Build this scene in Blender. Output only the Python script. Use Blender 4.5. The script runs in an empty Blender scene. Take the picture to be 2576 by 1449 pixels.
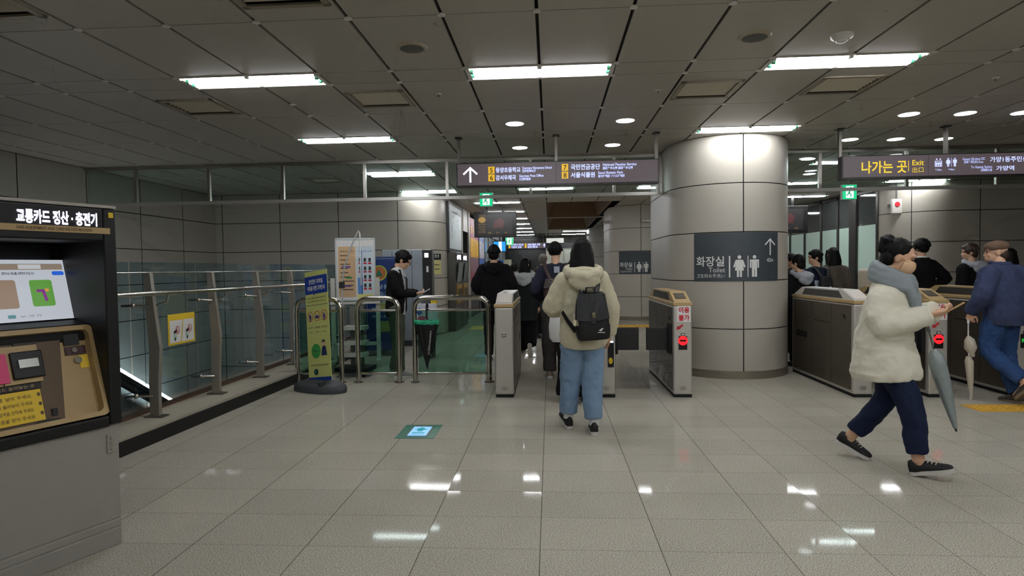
EXPOSURE = 0.2
import bpy, bmesh, math, random
from mathutils import Vector, Matrix
random.seed(4)
SC = bpy.context.scene
COL = SC.collection
PI = math.pi
H_CAM, F_PX, Z_CEIL = 1.4103, 1524.871, 3.0126

# ------------------------------------------------------------------ materials
def lin(c):
    r = []
    for v in c[:3]:
        v = v / 255.0
        r.append(v / 12.92 if v <= .04045 else ((v + .055) / 1.055) ** 2.4)
    return tuple(r) + (1.0,)

MATS = {}
def mat(name, rgb, rough=.5, metal=0., var=0., vscale=30., bump=0., bscale=200., emit=0., spec=.5, coat=0., stretch=None, bdist=.002):
    if name in MATS:
        return MATS[name]
    m = bpy.data.materials.new(name)
    m.use_nodes = True
    nt = m.node_tree
    b = nt.nodes['Principled BSDF']
    c = lin(rgb)
    b.inputs['Base Color'].default_value = c
    b.inputs['Roughness'].default_value = rough
    b.inputs['Metallic'].default_value = metal
    b.inputs['Specular IOR Level'].default_value = spec
    b.inputs['Coat Weight'].default_value = coat
    tc = nt.nodes.new('ShaderNodeTexCoord')
    src = tc.outputs['Object']
    if stretch:
        mp = nt.nodes.new('ShaderNodeMapping')
        mp.inputs['Scale'].default_value = stretch
        nt.links.new(src, mp.inputs['Vector'])
        src = mp.outputs['Vector']
    n = nt.nodes.new('ShaderNodeTexNoise')
    n.inputs['Scale'].default_value = vscale
    n.inputs['Detail'].default_value = 4
    nt.links.new(src, n.inputs['Vector'])
    mx = nt.nodes.new('ShaderNodeMix')
    mx.data_type = 'RGBA'
    v = max(var, .02)
    mx.inputs[6].default_value = tuple(max(0, x * (1 - v)) for x in c[:3]) + (1,)
    mx.inputs[7].default_value = tuple(min(1, x * (1 + v)) for x in c[:3]) + (1,)
    nt.links.new(n.outputs['Fac'], mx.inputs[0])
    nt.links.new(mx.outputs[2], b.inputs['Base Color'])
    if bump:
        n2 = nt.nodes.new('ShaderNodeTexNoise')
        n2.inputs['Scale'].default_value = bscale
        n2.inputs['Detail'].default_value = 3
        nt.links.new(src, n2.inputs['Vector'])
        bp = nt.nodes.new('ShaderNodeBump')
        bp.inputs['Strength'].default_value = bump
        bp.inputs['Distance'].default_value = bdist
        nt.links.new(n2.outputs['Fac'], bp.inputs['Height'])
        nt.links.new(bp.outputs['Normal'], b.inputs['Normal'])
    if emit:
        b.inputs['Emission Color'].default_value = c
        b.inputs['Emission Strength'].default_value = emit
    MATS[name] = m
    return m

def emis(name, rgb, strength):
    if name in MATS:
        return MATS[name]
    m = bpy.data.materials.new(name)
    m.use_nodes = True
    nt = m.node_tree
    b = nt.nodes['Principled BSDF']
    b.inputs['Base Color'].default_value = (0.02, 0.02, 0.02, 1)
    b.inputs['Emission Color'].default_value = lin(rgb)
    b.inputs['Emission Strength'].default_value = strength
    b.inputs['Roughness'].default_value = .4
    MATS[name] = m
    return m

def glass(name, tint, rough=.02, refl=1.0):
    m = bpy.data.materials.new(name)
    m.use_nodes = True
    nt = m.node_tree
    nt.nodes.remove(nt.nodes['Principled BSDF'])
    out = nt.nodes['Material Output']
    tr = nt.nodes.new('ShaderNodeBsdfTransparent')
    tr.inputs['Color'].default_value = lin(tint)
    gl = nt.nodes.new('ShaderNodeBsdfGlossy')
    gl.inputs['Roughness'].default_value = rough
    gl.inputs['Color'].default_value = (refl, refl, refl, 1)
    lw = nt.nodes.new('ShaderNodeLayerWeight')
    pw = nt.nodes.new('ShaderNodeMath'); pw.operation = 'POWER'; pw.inputs[1].default_value = 5
    nt.links.new(lw.outputs['Facing'], pw.inputs[0])
    fr = nt.nodes.new('ShaderNodeMath'); fr.operation = 'MULTIPLY_ADD'; fr.inputs[1].default_value = .95; fr.inputs[2].default_value = .04
    nt.links.new(pw.outputs[0], fr.inputs[0])
    mx = nt.nodes.new('ShaderNodeMixShader')
    nt.links.new(fr.outputs[0], mx.inputs[0])
    nt.links.new(tr.outputs[0], mx.inputs[1])
    nt.links.new(gl.outputs[0], mx.inputs[2])
    nt.links.new(mx.outputs[0], out.inputs['Surface'])
    MATS[name] = m
    return m

# ------------------------------------------------------------------ mesh builder
class MB:
    def __init__(s):
        s.v, s.f, s.mi, s.sm = [], [], [], []
        s.cur = 0
    def add(s, vs, fs, smooth=False):
        o = len(s.v)
        s.v += [Vector(p) for p in vs]
        for f in fs:
            s.f.append([o + i for i in f]); s.mi.append(s.cur); s.sm.append(smooth)
        return s
    def box(s, x0, x1, y0, y1, z0, z1):
        p = [(x0,y0,z0),(x1,y0,z0),(x1,y1,z0),(x0,y1,z0),(x0,y0,z1),(x1,y0,z1),(x1,y1,z1),(x0,y1,z1)]
        return s.add(p, [(3,2,1,0),(4,5,6,7),(0,1,5,4),(1,2,6,5),(2,3,7,6),(3,0,4,7)])
    def cbox(s, c, d, M=None):
        x, y, z = d[0]/2, d[1]/2, d[2]/2
        p = [Vector(q) for q in [(-x,-y,-z),(x,-y,-z),(x,y,-z),(-x,y,-z),(-x,-y,z),(x,-y,z),(x,y,z),(-x,y,z)]]
        if M is not None:
            p = [M @ q for q in p]
        return s.add([q + Vector(c) for q in p], [(3,2,1,0),(4,5,6,7),(0,1,5,4),(1,2,6,5),(2,3,7,6),(3,0,4,7)])
    def quad(s, a, b, c, d, smooth=False):
        return s.add([a, b, c, d], [(0,1,2,3)], smooth)
    def prism(s, pts, fn, t0, t1, smooth=False):
        """pts 2D outline, fn(u, v, t) -> 3D, extruded from t0 to t1"""
        n = len(pts)
        v = [fn(u, w, t0) for u, w in pts] + [fn(u, w, t1) for u, w in pts]
        s.add(v, [list(range(n))[::-1], list(range(n, 2*n))])
        s.add(v, [(i, (i+1) % n, n + (i+1) % n, n + i) for i in range(n)], smooth)
        return s
    def tube(s, pts, r, n=10, cap=True, flat=None):
        """swept tube; r number, list, or list of (rx, ry); flat: reference side axis"""
        pts = [Vector(p) for p in pts]
        k = len(pts)
        if not isinstance(r, (list, tuple)):
            r = [r] * k
        rings = []
        side = None
        for i in range(k):
            t = (pts[min(i+1, k-1)] - pts[max(i-1, 0)]).normalized()
            if flat is not None:
                a = Vector(flat)
                a = (a - t * a.dot(t)).normalized()
            elif side is None:
                a = t.orthogonal().normalized()
            else:
                a = (side - t * side.dot(t))
                a = a.normalized() if a.length > 1e-6 else t.orthogonal().normalized()
            side = a
            b = t.cross(a)
            rx, ry = r[i] if isinstance(r[i], (list, tuple)) else (r[i], r[i])
            rings.append([pts[i] + a * (math.cos(2*PI*j/n) * rx) + b * (math.sin(2*PI*j/n) * ry) for j in range(n)])
        return s.rings(rings, cap)
    def rings(s, rings, cap=True, smooth=True):
        n = len(rings[0]); k = len(rings)
        v = [p for ring in rings for p in ring]
        f = []
        for i in range(k-1):
            for j in range(n):
                f.append((i*n+j, i*n+(j+1) % n, (i+1)*n+(j+1) % n, (i+1)*n+j))
        s.add(v, f, smooth)
        if cap:
            s.add(list(rings[0]), [list(range(n))[::-1]])
            s.add(list(rings[-1]), [list(range(n))])
        return s
    def cyl(s, a, b, r, n=16, r2=None):
        return s.tube([a, b], [r, r if r2 is None else r2], n)
    def ell(s, c, r, M=None, nu=16, nv=10):
        c = Vector(c)
        rings = []
        for i in range(1, nv):
            a = PI * i / nv
            ring = []
            for j in range(nu):
                p = Vector((r[0]*math.sin(a)*math.cos(2*PI*j/nu), r[1]*math.sin(a)*math.sin(2*PI*j/nu), -r[2]*math.cos(a)))
                ring.append(c + (M @ p if M is not None else p))
            rings.append(ring)
        s.rings(rings, False)
        lo = Vector((0,0,-r[2])); hi = Vector((0,0,r[2]))
        if M is not None: lo, hi = M @ lo, M @ hi
        s.add([c+lo]+rings[0], [(0, (j+1) % nu + 1, j+1) for j in range(nu)], True)
        s.add([c+hi]+rings[-1], [(0, j+1, (j+1) % nu + 1) for j in range(nu)], True)
        return s
    def disc(s, c, r, nrm=(0,0,1), n=24, ry=None):
        q = Vector(nrm).to_track_quat('Z', 'Y')
        return s.add([Vector(c) + q @ Vector((r*math.cos(2*PI*i/n), (ry or r)*math.sin(2*PI*i/n), 0)) for i in range(n)], [list(range(n))])
    def mesh(s, mesh, M):
        for_v = [M @ v.co for v in mesh.vertices]
        return s.add(for_v, [list(p.vertices) for p in mesh.polygons])
    def build(s, name, mats, parent=None, local=True, loc=None, rz=0, bevel=0., seg=2, sub=0, remesh=0., smooth=0, disp=None):
        me = bpy.data.meshes.new(name)
        vs = s.v
        if parent is not None and not local:
            Mi = WM[parent.name].inverted()
            vs = [Mi @ v for v in vs]
        me.from_pydata([tuple(v) for v in vs], [], s.f)
        ms = mats if isinstance(mats, (list, tuple)) else [mats]
        for m in ms:
            me.materials.append(m)
        me.polygons.foreach_set('material_index', s.mi)
        me.polygons.foreach_set('use_smooth', [True]*len(s.f) if remesh or sub else s.sm)
        me.update()
        o = bpy.data.objects.new(name, me)
        COL.objects.link(o)
        if parent is not None:
            o.parent = parent
        if loc is not None:
            o.location = loc
            o.rotation_euler = (0, 0, rz)
        WM[o.name] = Matrix.Translation(loc or (0,0,0)) @ Matrix.Rotation(rz, 4, 'Z')
        if bevel:
            md = o.modifiers.new('bevel', 'BEVEL'); md.width = bevel; md.segments = seg; md.limit_method = 'ANGLE'; md.angle_limit = .7
        if sub:
            md = o.modifiers.new('sub', 'SUBSURF'); md.levels = sub; md.render_levels = sub
        if remesh:
            md = o.modifiers.new('remesh', 'REMESH'); md.mode = 'VOXEL'; md.voxel_size = remesh; md.use_smooth_shade = True
            if smooth:
                md = o.modifiers.new('smooth', 'SMOOTH'); md.factor = .5; md.iterations = smooth
            if disp:
                for sc_, st in disp:
                    tx = bpy.data.textures.new('cloth_folds', 'CLOUDS'); tx.noise_scale = sc_; tx.noise_depth = 1
                    md = o.modifiers.new('folds', 'DISPLACE'); md.texture = tx; md.strength = st; md.mid_level = .5; md.texture_coords = 'LOCAL'
        return o

WM = {}
def tag(o, label=None, cat=None, group=None, kind=None):
    if label: o['label'] = label
    if cat: o['category'] = cat
    if group: o['group'] = group
    if kind: o['kind'] = kind
    return o
def thing(name, label, cat, loc=(0,0,0), rz=0, group=None):
    o = bpy.data.objects.new(name, None)
    o.empty_display_size = .1
    COL.objects.link(o)
    o.location = loc; o.rotation_euler = (0, 0, rz)
    WM[o.name] = Matrix.Translation(loc) @ Matrix.Rotation(rz, 4, 'Z')
    return tag(o, label, cat, group)
def kids(o):
    return [c for c in bpy.data.objects if c.parent == o]
def dup(root, loc, rz=None, label=None, group=None):
    r = root.copy(); COL.objects.link(r); r.location = loc
    if rz is not None: r.rotation_euler = (0, 0, rz)
    if label: r['label'] = label
    if group: r['group'] = group
    WM[r.name] = Matrix.Translation(loc) @ Matrix.Rotation(r.rotation_euler.z, 4, 'Z')
    for ch in kids(root):
        c = ch.copy(); COL.objects.link(c); c.parent = r
        for g in kids(ch):
            d = g.copy(); COL.objects.link(d); d.parent = c
    return r
def part(name, fn, m, parent, **kw):
    b = MB(); fn(b)
    return b.build(name, m, parent, **kw)

# lettering: builtin font outlines turned into flat mesh, x right / y up in their own plane
def text_mesh(body, size, align='LEFT', bold=0., width=None, ext=0.):
    c = bpy.data.curves.new('txt', 'FONT')
    c.body = body; c.size = size; c.align_x = align; c.offset = bold; c.extrude = ext
    c.resolution_u = 3
    o = bpy.data.objects.new('txt', c)
    COL.objects.link(o)
    dg = bpy.context.evaluated_depsgraph_get(); dg.update()
    me = bpy.data.meshes.new_from_object(o.evaluated_get(dg))
    bpy.data.objects.remove(o); bpy.data.curves.remove(c)
    if width and len(me.vertices):
        xs = [v.co.x for v in me.vertices]
        w = max(xs) - min(xs); k = width / w
        x0 = min(xs) if align == 'LEFT' else (max(xs) if align == 'RIGHT' else (min(xs)+max(xs))/2)
        for v in me.vertices:
            v.co.x = x0 + (v.co.x - x0) * k
    return me
def plane_M(o, ux, uy):
    """matrix whose local x, y axes are ux, uy and origin o"""
    ux = Vector(ux).normalized(); uy = Vector(uy).normalized(); uz = ux.cross(uy)
    return Matrix((( ux.x, uy.x, uz.x, o[0]), (ux.y, uy.y, uz.y, o[1]), (ux.z, uy.z, uz.z, o[2]), (0,0,0,1)))
def put_text(b, body, size, M, x, y, **kw):
    me = text_mesh(body, size, **kw)
    b.mesh(me, M @ Matrix.Translation((x, y, 0)))
    bpy.data.meshes.remove(me)
    return b
def pbox(b, M, x0, x1, y0, y1, z0, z1):
    p = [M @ Vector(q) for q in [(x0,y0,z0),(x1,y0,z0),(x1,y1,z0),(x0,y1,z0),(x0,y0,z1),(x1,y0,z1),(x1,y1,z1),(x0,y1,z1)]]
    return b.add(p, [(3,2,1,0),(4,5,6,7),(0,1,5,4),(1,2,6,5),(2,3,7,6),(3,0,4,7)])
def pquad(b, M, x0, x1, y0, y1, z=0):
    return b.quad(*[M @ Vector(q) for q in ((x0,y0,z),(x1,y0,z),(x1,y1,z),(x0,y1,z))])
def pell(b, M, cx, cy, rx, ry, z=0, n=28):
    return b.add([M @ Vector((cx+rx*math.cos(2*PI*i/n), cy+ry*math.sin(2*PI*i/n), z)) for i in range(n)], [list(range(n))])
def pring(b, M, cx, cy, rx, ry, w, z=0, n=32):
    o = [M @ Vector((cx+rx*math.cos(2*PI*i/n), cy+ry*math.sin(2*PI*i/n), z)) for i in range(n)]
    q = [M @ Vector((cx+(rx-w)*math.cos(2*PI*i/n), cy+(ry-w)*math.sin(2*PI*i/n), z)) for i in range(n)]
    return b.add(o+q, [(i, (i+1) % n, n+(i+1) % n, n+i) for i in range(n)])
def pline(b, M, x0, y0, x1, y1, w, z=0):
    dx, dy = x1-x0, y1-y0; L = math.hypot(dx, dy); nx, ny = -dy/L*w/2, dx/L*w/2
    return b.quad(*[M @ Vector((x, y, z)) for x, y in ((x0-nx,y0-ny),(x1-nx,y1-ny),(x1+nx,y1+ny),(x0+nx,y0+ny))])
def ppoly(b, M, pts, z=0):
    return b.add([M @ Vector((x, y, z)) for x, y in pts], [list(range(len(pts)))])
def arrow_up(b, M, cx, y0, y1, w, hw, z=0):
    pline(b, M, cx, y0, cx, y1 - w*.5, w, z)
    pline(b, M, cx - hw, y1 - hw*1.02, cx + w*.35, y1 - w*.1, w, z)
    pline(b, M, cx + hw, y1 - hw*1.02, cx - w*.35, y1 - w*.1, w, z)
def pict_woman(b, M, cx, y0, h, z=0):
    u = h
    pell(b, M, cx, y0+.92*u, .085*u, .085*u, z)
    ppoly(b, M, [(cx-.12*u,y0+.80*u),(cx+.12*u,y0+.80*u),(cx+.2*u,y0+.30*u),(cx-.2*u,y0+.30*u)], z)
    for s in (-1, 1):
        pline(b, M, cx+s*.065*u, y0, cx+s*.065*u, y0+.32*u, .095*u, z)
        pline(b, M, cx+s*.13*u, y0+.78*u, cx+s*.24*u, y0+.45*u, .075*u, z)
def pict_man(b, M, cx, y0, h, z=0):
    u = h
    pell(b, M, cx, y0+.92*u, .085*u, .085*u, z)
    ppoly(b, M, [(cx-.19*u,y0+.80*u),(cx+.19*u,y0+.80*u),(cx+.125*u,y0+.72*u),(cx+.125*u,y0+.35*u),(cx-.125*u,y0+.35*u),(cx-.125*u,y0+.72*u)], z)
    for s in (-1, 1):
        pline(b, M, cx+s*.068*u, y0, cx+s*.068*u, y0+.37*u, .11*u, z)
        pline(b, M, cx+s*.185*u, y0+.80*u, cx+s*.185*u, y0+.42*u, .075*u, z)
def bent(pts, r, n=6):
    """round the inner corners of a polyline"""
    pts = [Vector(p) for p in pts]
    out = [pts[0]]
    for i in range(1, len(pts)-1):
        a = (pts[i-1]-pts[i]); c = (pts[i+1]-pts[i])
        rr = min(r, a.length*.5, c.length*.5)
        p0 = pts[i] + a.normalized()*rr; p1 = pts[i] + c.normalized()*rr
        for k in range(n+1):
            t = k/n
            out.append((1-t)**2*p0 + 2*t*(1-t)*pts[i] + t*t*p1)
    out.append(pts[-1])
    return out
# ------------------------------------------------------------------ shared materials
M_panel = mat('wall_panel', (179,174,163), .42, var=.05, vscale=120, bump=.05, bscale=400)
M_joint = mat('dark_joint', (34,32,31), .8)
M_ceil = mat('ceiling_panel', (174,169,159), .5, var=.03, vscale=60)
M_white = mat('white_plastic', (205,203,196), .4)
M_steel = mat('brushed_steel', (176,172,164), .32, 1., var=.08, vscale=8, stretch=(1,1,60))
M_tubes = mat('polished_steel', (196,192,184), .16, 1.)
M_dsteel = mat('dull_steel', (128,124,118), .38, .9, var=.06)
M_black = mat('black_plastic', (16,16,17), .35)
M_blackm = mat('matt_black', (14,14,15), .8)
M_dgrey = mat('dark_grey_plastic', (52,53,56), .5)
M_tan = mat('tan_plastic', (176,150,104), .42, var=.04)
M_brown = mat('brown_plastic', (88,68,44), .45)
M_yel = mat('yellow_print', (230,194,48), .5)
M_wht = mat('white_print', (228,228,226), .5)
M_red = mat('red_print', (196,38,52), .5)
M_blue = mat('blue_print', (24,58,150), .5)
M_green = mat('green_print', (66,160,72), .5)
M_ink = mat('dark_print', (44,44,48), .5)
M_granite = mat('curb_granite', (172,166,150), .45, var=.22, vscale=170)
M_tube = emis('fluorescent_tube', (250,252,255), 37)
M_down = emis('downlight_lens', (250,250,255), 13)
M_glass = glass('clear_glass', (236,246,244))
M_gguard = glass('guard_glass', (220,235,241))
M_ggreen = glass('green_glass', (190,222,210))

def floor_material():
    m = bpy.data.materials.new('granite_floor'); m.use_nodes = True
    nt = m.node_tree; N = nt.nodes; L = nt.links
    b = N['Principled BSDF']
    tc = N.new('ShaderNodeTexCoord'); sp = N.new('ShaderNodeSeparateXYZ'); L.new(tc.outputs['Object'], sp.inputs[0])
    def math_(op, a, bb=None, c=None):
        n = N.new('ShaderNodeMath'); n.operation = op
        for i, x in enumerate((a, bb, c)):
            if x is None: continue
            if isinstance(x, (int, float)): n.inputs[i].default_value = x
            else: L.new(x, n.inputs[i])
        return n.outputs[0]
    wide = math_('DIVIDE', math_('ADD', sp.outputs[0], .0655 + 60), .6)
    slim = math_('DIVIDE', math_('ADD', sp.outputs[0], 40 - 1.1345), .4)
    right = math_('GREATER_THAN', sp.outputs[0], 1.1345)
    ux = math_('ADD', math_('MULTIPLY', right, slim), math_('MULTIPLY', math_('SUBTRACT', 1, right), wide))
    uy = math_('DIVIDE', math_('ADD', sp.outputs[1], -2.9955 + 39.13), .3913)
    fx = math_('FRACT', ux); fy = math_('FRACT', uy)
    ex = math_('MINIMUM', fx, math_('SUBTRACT', 1, fx)); ey = math_('MINIMUM', fy, math_('SUBTRACT', 1, fy))
    lx = math_('LESS_THAN', ex, .0042); ly = math_('LESS_THAN', ey, .0045)
    line = math_('MAXIMUM', lx, math_('MULTIPLY', ly, .7))
    cid = N.new('ShaderNodeCombineXYZ'); L.new(math_('FLOOR', ux), cid.inputs[0]); L.new(math_('FLOOR', uy), cid.inputs[1])
    wn = N.new('ShaderNodeTexWhiteNoise'); L.new(cid.outputs[0], wn.inputs['Vector'])
    n1 = N.new('ShaderNodeTexNoise'); n1.inputs['Scale'].default_value = 185; n1.inputs['Detail'].default_value = 2; L.new(tc.outputs['Object'], n1.inputs['Vector'])
    r1 = N.new('ShaderNodeValToRGB'); e = r1.color_ramp.elements
    e[0].position = .38; e[0].color = lin((124,118,106)); e[1].position = .56; e[1].color = lin((200,196,183))
    L.new(n1.outputs['Fac'], r1.inputs[0])
    n2 = N.new('ShaderNodeTexNoise'); n2.inputs['Scale'].default_value = 70; n2.inputs['Detail'].default_value = 3; L.new(tc.outputs['Object'], n2.inputs['Vector'])
    r2 = N.new('ShaderNodeValToRGB'); e = r2.color_ramp.elements
    e[0].position = .58; e[0].color = (0,0,0,1); e[1].position = .7; e[1].color = (1,1,1,1)
    L.new(n2.outputs['Fac'], r2.inputs[0])
    mx = N.new('ShaderNodeMix'); mx.data_type = 'RGBA'; mx.inputs[7].default_value = lin((176,140,116))
    L.new(math_('MULTIPLY', r2.outputs[0], .35), mx.inputs[0]); L.new(r1.outputs[0], mx.inputs[6])
    n3 = N.new('ShaderNodeTexNoise'); n3.inputs['Scale'].default_value = 1.6; n3.inputs['Detail'].default_value = 3; L.new(tc.outputs['Object'], n3.inputs['Vector'])
    val = math_('ADD', math_('MULTIPLY', wn.outputs['Value'], .10), math_('MULTIPLY', n3.outputs['Fac'], .22))
    val = math_('ADD', val, .83)
    hs = N.new('ShaderNodeHueSaturation'); L.new(val, hs.inputs['Value']); L.new(mx.outputs[2], hs.inputs['Color'])
    m2 = N.new('ShaderNodeMix'); m2.data_type = 'RGBA'; m2.inputs[7].default_value = lin((74,68,58))
    L.new(math_('MULTIPLY', line, .8), m2.inputs[0]); L.new(hs.outputs[0], m2.inputs[6])
    L.new(m2.outputs[2], b.inputs['Base Color'])
    # every slab is laid at a slightly different tilt, so reflections break at the joints
    vm = N.new('ShaderNodeVectorMath'); vm.operation = 'SUBTRACT'; vm.inputs[1].default_value = (.5,.5,.5); L.new(wn.outputs['Color'], vm.inputs[0])
    vs = N.new('ShaderNodeVectorMath'); vs.operation = 'MULTIPLY'; vs.inputs[1].default_value = (.018,.018,0); L.new(vm.outputs[0], vs.inputs[0])
    ge = N.new('ShaderNodeNewGeometry')
    va = N.new('ShaderNodeVectorMath'); va.operation = 'ADD'; L.new(ge.outputs['Normal'], va.inputs[0]); L.new(vs.outputs[0], va.inputs[1])
    vn = N.new('ShaderNodeVectorMath'); vn.operation = 'NORMALIZE'; L.new(va.outputs[0], vn.inputs[0])
    L.new(vn.outputs[0], b.inputs['Normal'])
    n4 = N.new('ShaderNodeTexNoise'); n4.inputs['Scale'].default_value = 5; L.new(tc.outputs['Object'], n4.inputs['Vector'])
    pol = N.new('ShaderNodeMapRange'); pol.inputs[1].default_value = .44; pol.inputs[2].default_value = .60; pol.inputs[3].default_value = .005; pol.inputs[4].default_value = .085
    L.new(n1.outputs['Fac'], pol.inputs[0]); L.new(pol.outputs[0], b.inputs['Specular IOR Level'])
    L.new(math_('ADD', math_('MULTIPLY', n4.outputs['Fac'], .04), .03), b.inputs['Roughness'])
    return m
M_floor = floor_material()

def S(name, b, mats, parent=None, **kw):
    return tag(b.build(name, mats, parent, **kw), kind='structure')

# ------------------------------------------------------------------ panel-clad walls
def path_sampler(path):
    P = [Vector(p) for p in path]
    acc = [0.]
    for a, c in zip(P, P[1:]): acc.append(acc[-1] + (c-a).length)
    def at(s):
        s = min(max(s, 0), acc[-1])
        for i in range(len(P)-1):
            if s <= acc[i+1] + 1e-9:
                d = (P[i+1]-P[i]).normalized()
                return P[i] + d*(s-acc[i]), Vector((d.y, -d.x))
    return at, acc
def panel_wall(name, path, zs, js, mats, gap=.014, off=.012, parent=None):
    """dark backing along the path with separate cladding panels standing off it; outside = right of travel"""
    at, acc = path_sampler(path)
    b = MB()
    b.cur = 1
    z0, z1 = zs[0], zs[-1]
    for a, c in zip(path, path[1:]):
        b.quad((a[0],a[1],z0), (c[0],c[1],z0), (c[0],c[1],z1), (a[0],a[1],z1))
    b.cur = 0
    js = [0.] + [j for j in js if 0 < j < acc[-1]] + [acc[-1]]
    curved = len(path) > 6
    for s0, s1 in zip(js, js[1:]):
        cuts = sorted(set([s0+gap/2, s1-gap/2] + [k for k in acc if s0+gap < k < s1-gap]))
        pts = []
        for i, s in enumerate(cuts):
            p, n = at(s)
            if 0 < i < len(cuts)-1:
                n = (at(s-1e-4)[1] + at(s+1e-4)[1]).normalized()
            pts.append((p, n))
        for za, zb in zip(zs, zs[1:]):
            za2, zb2 = za+gap/2, zb-gap/2
            f = [p + n*off for p, n in pts]
            vs = [(q.x,q.y,za2) for q in f] + [(q.x,q.y,zb2) for q in f]
            k = len(f)
            b.add(vs, [(i, i+1, k+i+1, k+i) for i in range(k-1)], curved)
            vb = [(p.x,p.y,za2) for p, n in pts] + [(p.x,p.y,zb2) for p, n in pts]
            b.add(vs[:k]+vb[:k], [(i, k+i, k+i+1, i+1) for i in range(k-1)])
            b.add(vs[k:]+vb[k:], [(i, i+1, k+i+1, k+i) for i in range(k-1)])
    return S(name, b, list(mats), parent)
XL, YB = -7.0, 12.35
ZW = [-2.98,-2.38,-1.78,-1.18,-.58,.02,.62,1.22,1.82,2.42,Z_CEIL]
panel_wall('wall_left', [(XL,-4),(XL,YB)], ZW, [16.35-1.15-1.2*k for k in range(13)][::-1], (M_panel, M_joint))
cor = [(-3.22+.9*math.cos(a), 13.25+.9*math.sin(a)) for a in [(-90+9*k)*PI/180 for k in range(11)]]
panel_wall('wall_back', [(XL,YB)] + cor + [(-2.32,15.9)], ZW, [.16,1.40,2.64,3.88,5.3], (M_panel, M_joint))
b = MB(); b.box(-2.32,-2.3,15.9,16.0,0,Z_CEIL); b.box(-2.32,-2.26,16.9,17.15,0,Z_CEIL); b.box(-2.32,-2.28,16.0,16.9,2.42,Z_CEIL); b.box(-2.9,-2.8,15.9,17.15,0,Z_CEIL)
S('wall_corridor', b, M_panel)
# dark recessed doorway in the corridor wall
b = MB(); b.box(-2.62,-2.58,16.0,16.9,0,2.42); b.box(-2.58,-2.3,16.0,16.03,0,2.42); b.box(-2.58,-2.3,16.87,16.9,0,2.42)
d_ = S('door_1', b, mat('dark_door', (58,56,54), .5))
part('door_handle', lambda b: b.cyl((-2.56,16.75,1.0),(-2.56,16.75,1.2),.012), M_dsteel, d_)

rc = [(7.8-.9*math.cos(a), 13.25-.9*math.sin(a)) for a in [(9*k)*PI/180 for k in range(11)]]
panel_wall('wall_right', rc + [(12.2,YB)], ZW[5:], [.75,1.95,3.15,4.35], (M_panel, M_joint))
b = MB(); b.box(-7.4,12.6,-4.2,-4,-3,Z_CEIL); S('wall_near_bounce', b, M_panel)  # unseen wall behind the camera, added to bounce light back
b = MB(); b.box(12.2,12.4,-4,YB,0,Z_CEIL); S('wall_side', b, M_panel)
b = MB(); b.box(-7,12.4,32,32.2,0,4.2); S('wall_far', b, mat('far_wall', (150,146,140), .5))

# ------------------------------------------------------------------ floor, stairwell, curb
b = MB()
b.add([(-3.72,-4,0),(12.3,-4,0),(12.3,32.1,0),(-7,32.1,0),(-7,12.35,0),(-3.72,12.35,0)], [(0,1,2,3,4,5)])
b.add([(-7.1,-4,0),(-3.72,-4,0),(-3.72,3.2,0),(-7.1,3.2,0)], [(0,1,2,3)])
S('floor', b, M_floor)
b = MB()
b.box(-3.76,-3.72,3.2,12.35,-3.0,.0); b.box(-7,-3.72,3.16,3.2,-3,0); b.box(-7,-3.72,3.2,12.4,-3.05,-2.98)
S('wall_stairwell', b, M_panel)
b = MB()
for k in range(16):
    y = 5.6 + .30*k; z = -.17*(k+1)
    b.box(-6.9,-3.76,y,y+.3,z-.17,z)
b.box(-6.9,-3.76,3.2,5.6,-.2,0)
S('stairs', b, mat('stair_stone', (120,116,108), .6, var=.15, vscale=150))
b = MB()
cur = [(-3.365,3.0),(-3.31,4.4),(-3.205,7.4),(-3.2,12.3),(-3.72,12.3),(-3.72,3.0)]
b.prism(cur, lambda u, w, t: (u, w, t), .0, .14)
c_ = S('curb', b, M_granite, bevel=.006)
b = MB()
f = [(-3.365,3.0),(-3.31,4.4),(-3.205,7.4),(-3.2,12.3)]
for p, q in zip(f, f[1:]):
    b.add([(p[0],p[1],0),(q[0],q[1],0),(q[0],q[1],.115),(p[0],p[1],.115),(p[0]+.012,p[1],0),(q[0]+.012,q[1],0),(q[0]+.012,q[1],.115),(p[0]+.012,p[1],.115)],
          [(4,5,6,7),(7,6,2,3),(0,3,7,4),(1,5,6,2)])
b.build('skirting', mat('black_skirting', (24,23,23), .45), c_)
b = MB(); b.box(-3.74,-3.66,3.0,12.3,.14,.165)
b.build('edge_strip', mat('rusty_trim', (96,70,52), .5, var=.2), c_)

# ------------------------------------------------------------------ ceiling
FR = 2.44
strips = [-4.42,-2.06,.30,2.66,5.015,7.37] + [9.95+2.42*k for k in range(10)]
HS = .15
XC = [-.065+.6*k for k in range(-12, 21)]
LX = {'a': -3.065, 'b': -.665, 'c': 1.735, 'd': 4.135, 'e': 6.535, 'f': -1.865, 'g': .535, 'h': 5.335, 'i': -5.465}
lights = []   # (x of left end, y)
for y in (-2.06, .30, 2.66): lights += [(LX[k], y) for k in 'bcd']  # unseen rows overhead and behind the camera, added to light the foreground
lights += [(LX[k], 5.015) for k in 'abcd']  # the far right one lies out of view, added for its light
lights += [(LX['a'], 7.37), (LX['c'], 7.37)]
ys = strips[6:]
lights += [(LX['a'], ys[0]), (LX['d'], ys[0])]
lights += [(LX['a'], ys[1]), (LX['b'], ys[1]), (LX['c'], ys[1]), (LX['d'], ys[1]), (LX['e'], ys[1])]
lights += [(LX['f'], ys[2]), (LX['h'], ys[2])]
lights += [(LX['f'], y) for y in ys[3:9]] + [(LX['g'], y) for y in ys[7:9]] + [(LX['h'], ys[4]), (LX['h'], ys[6])]
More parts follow.
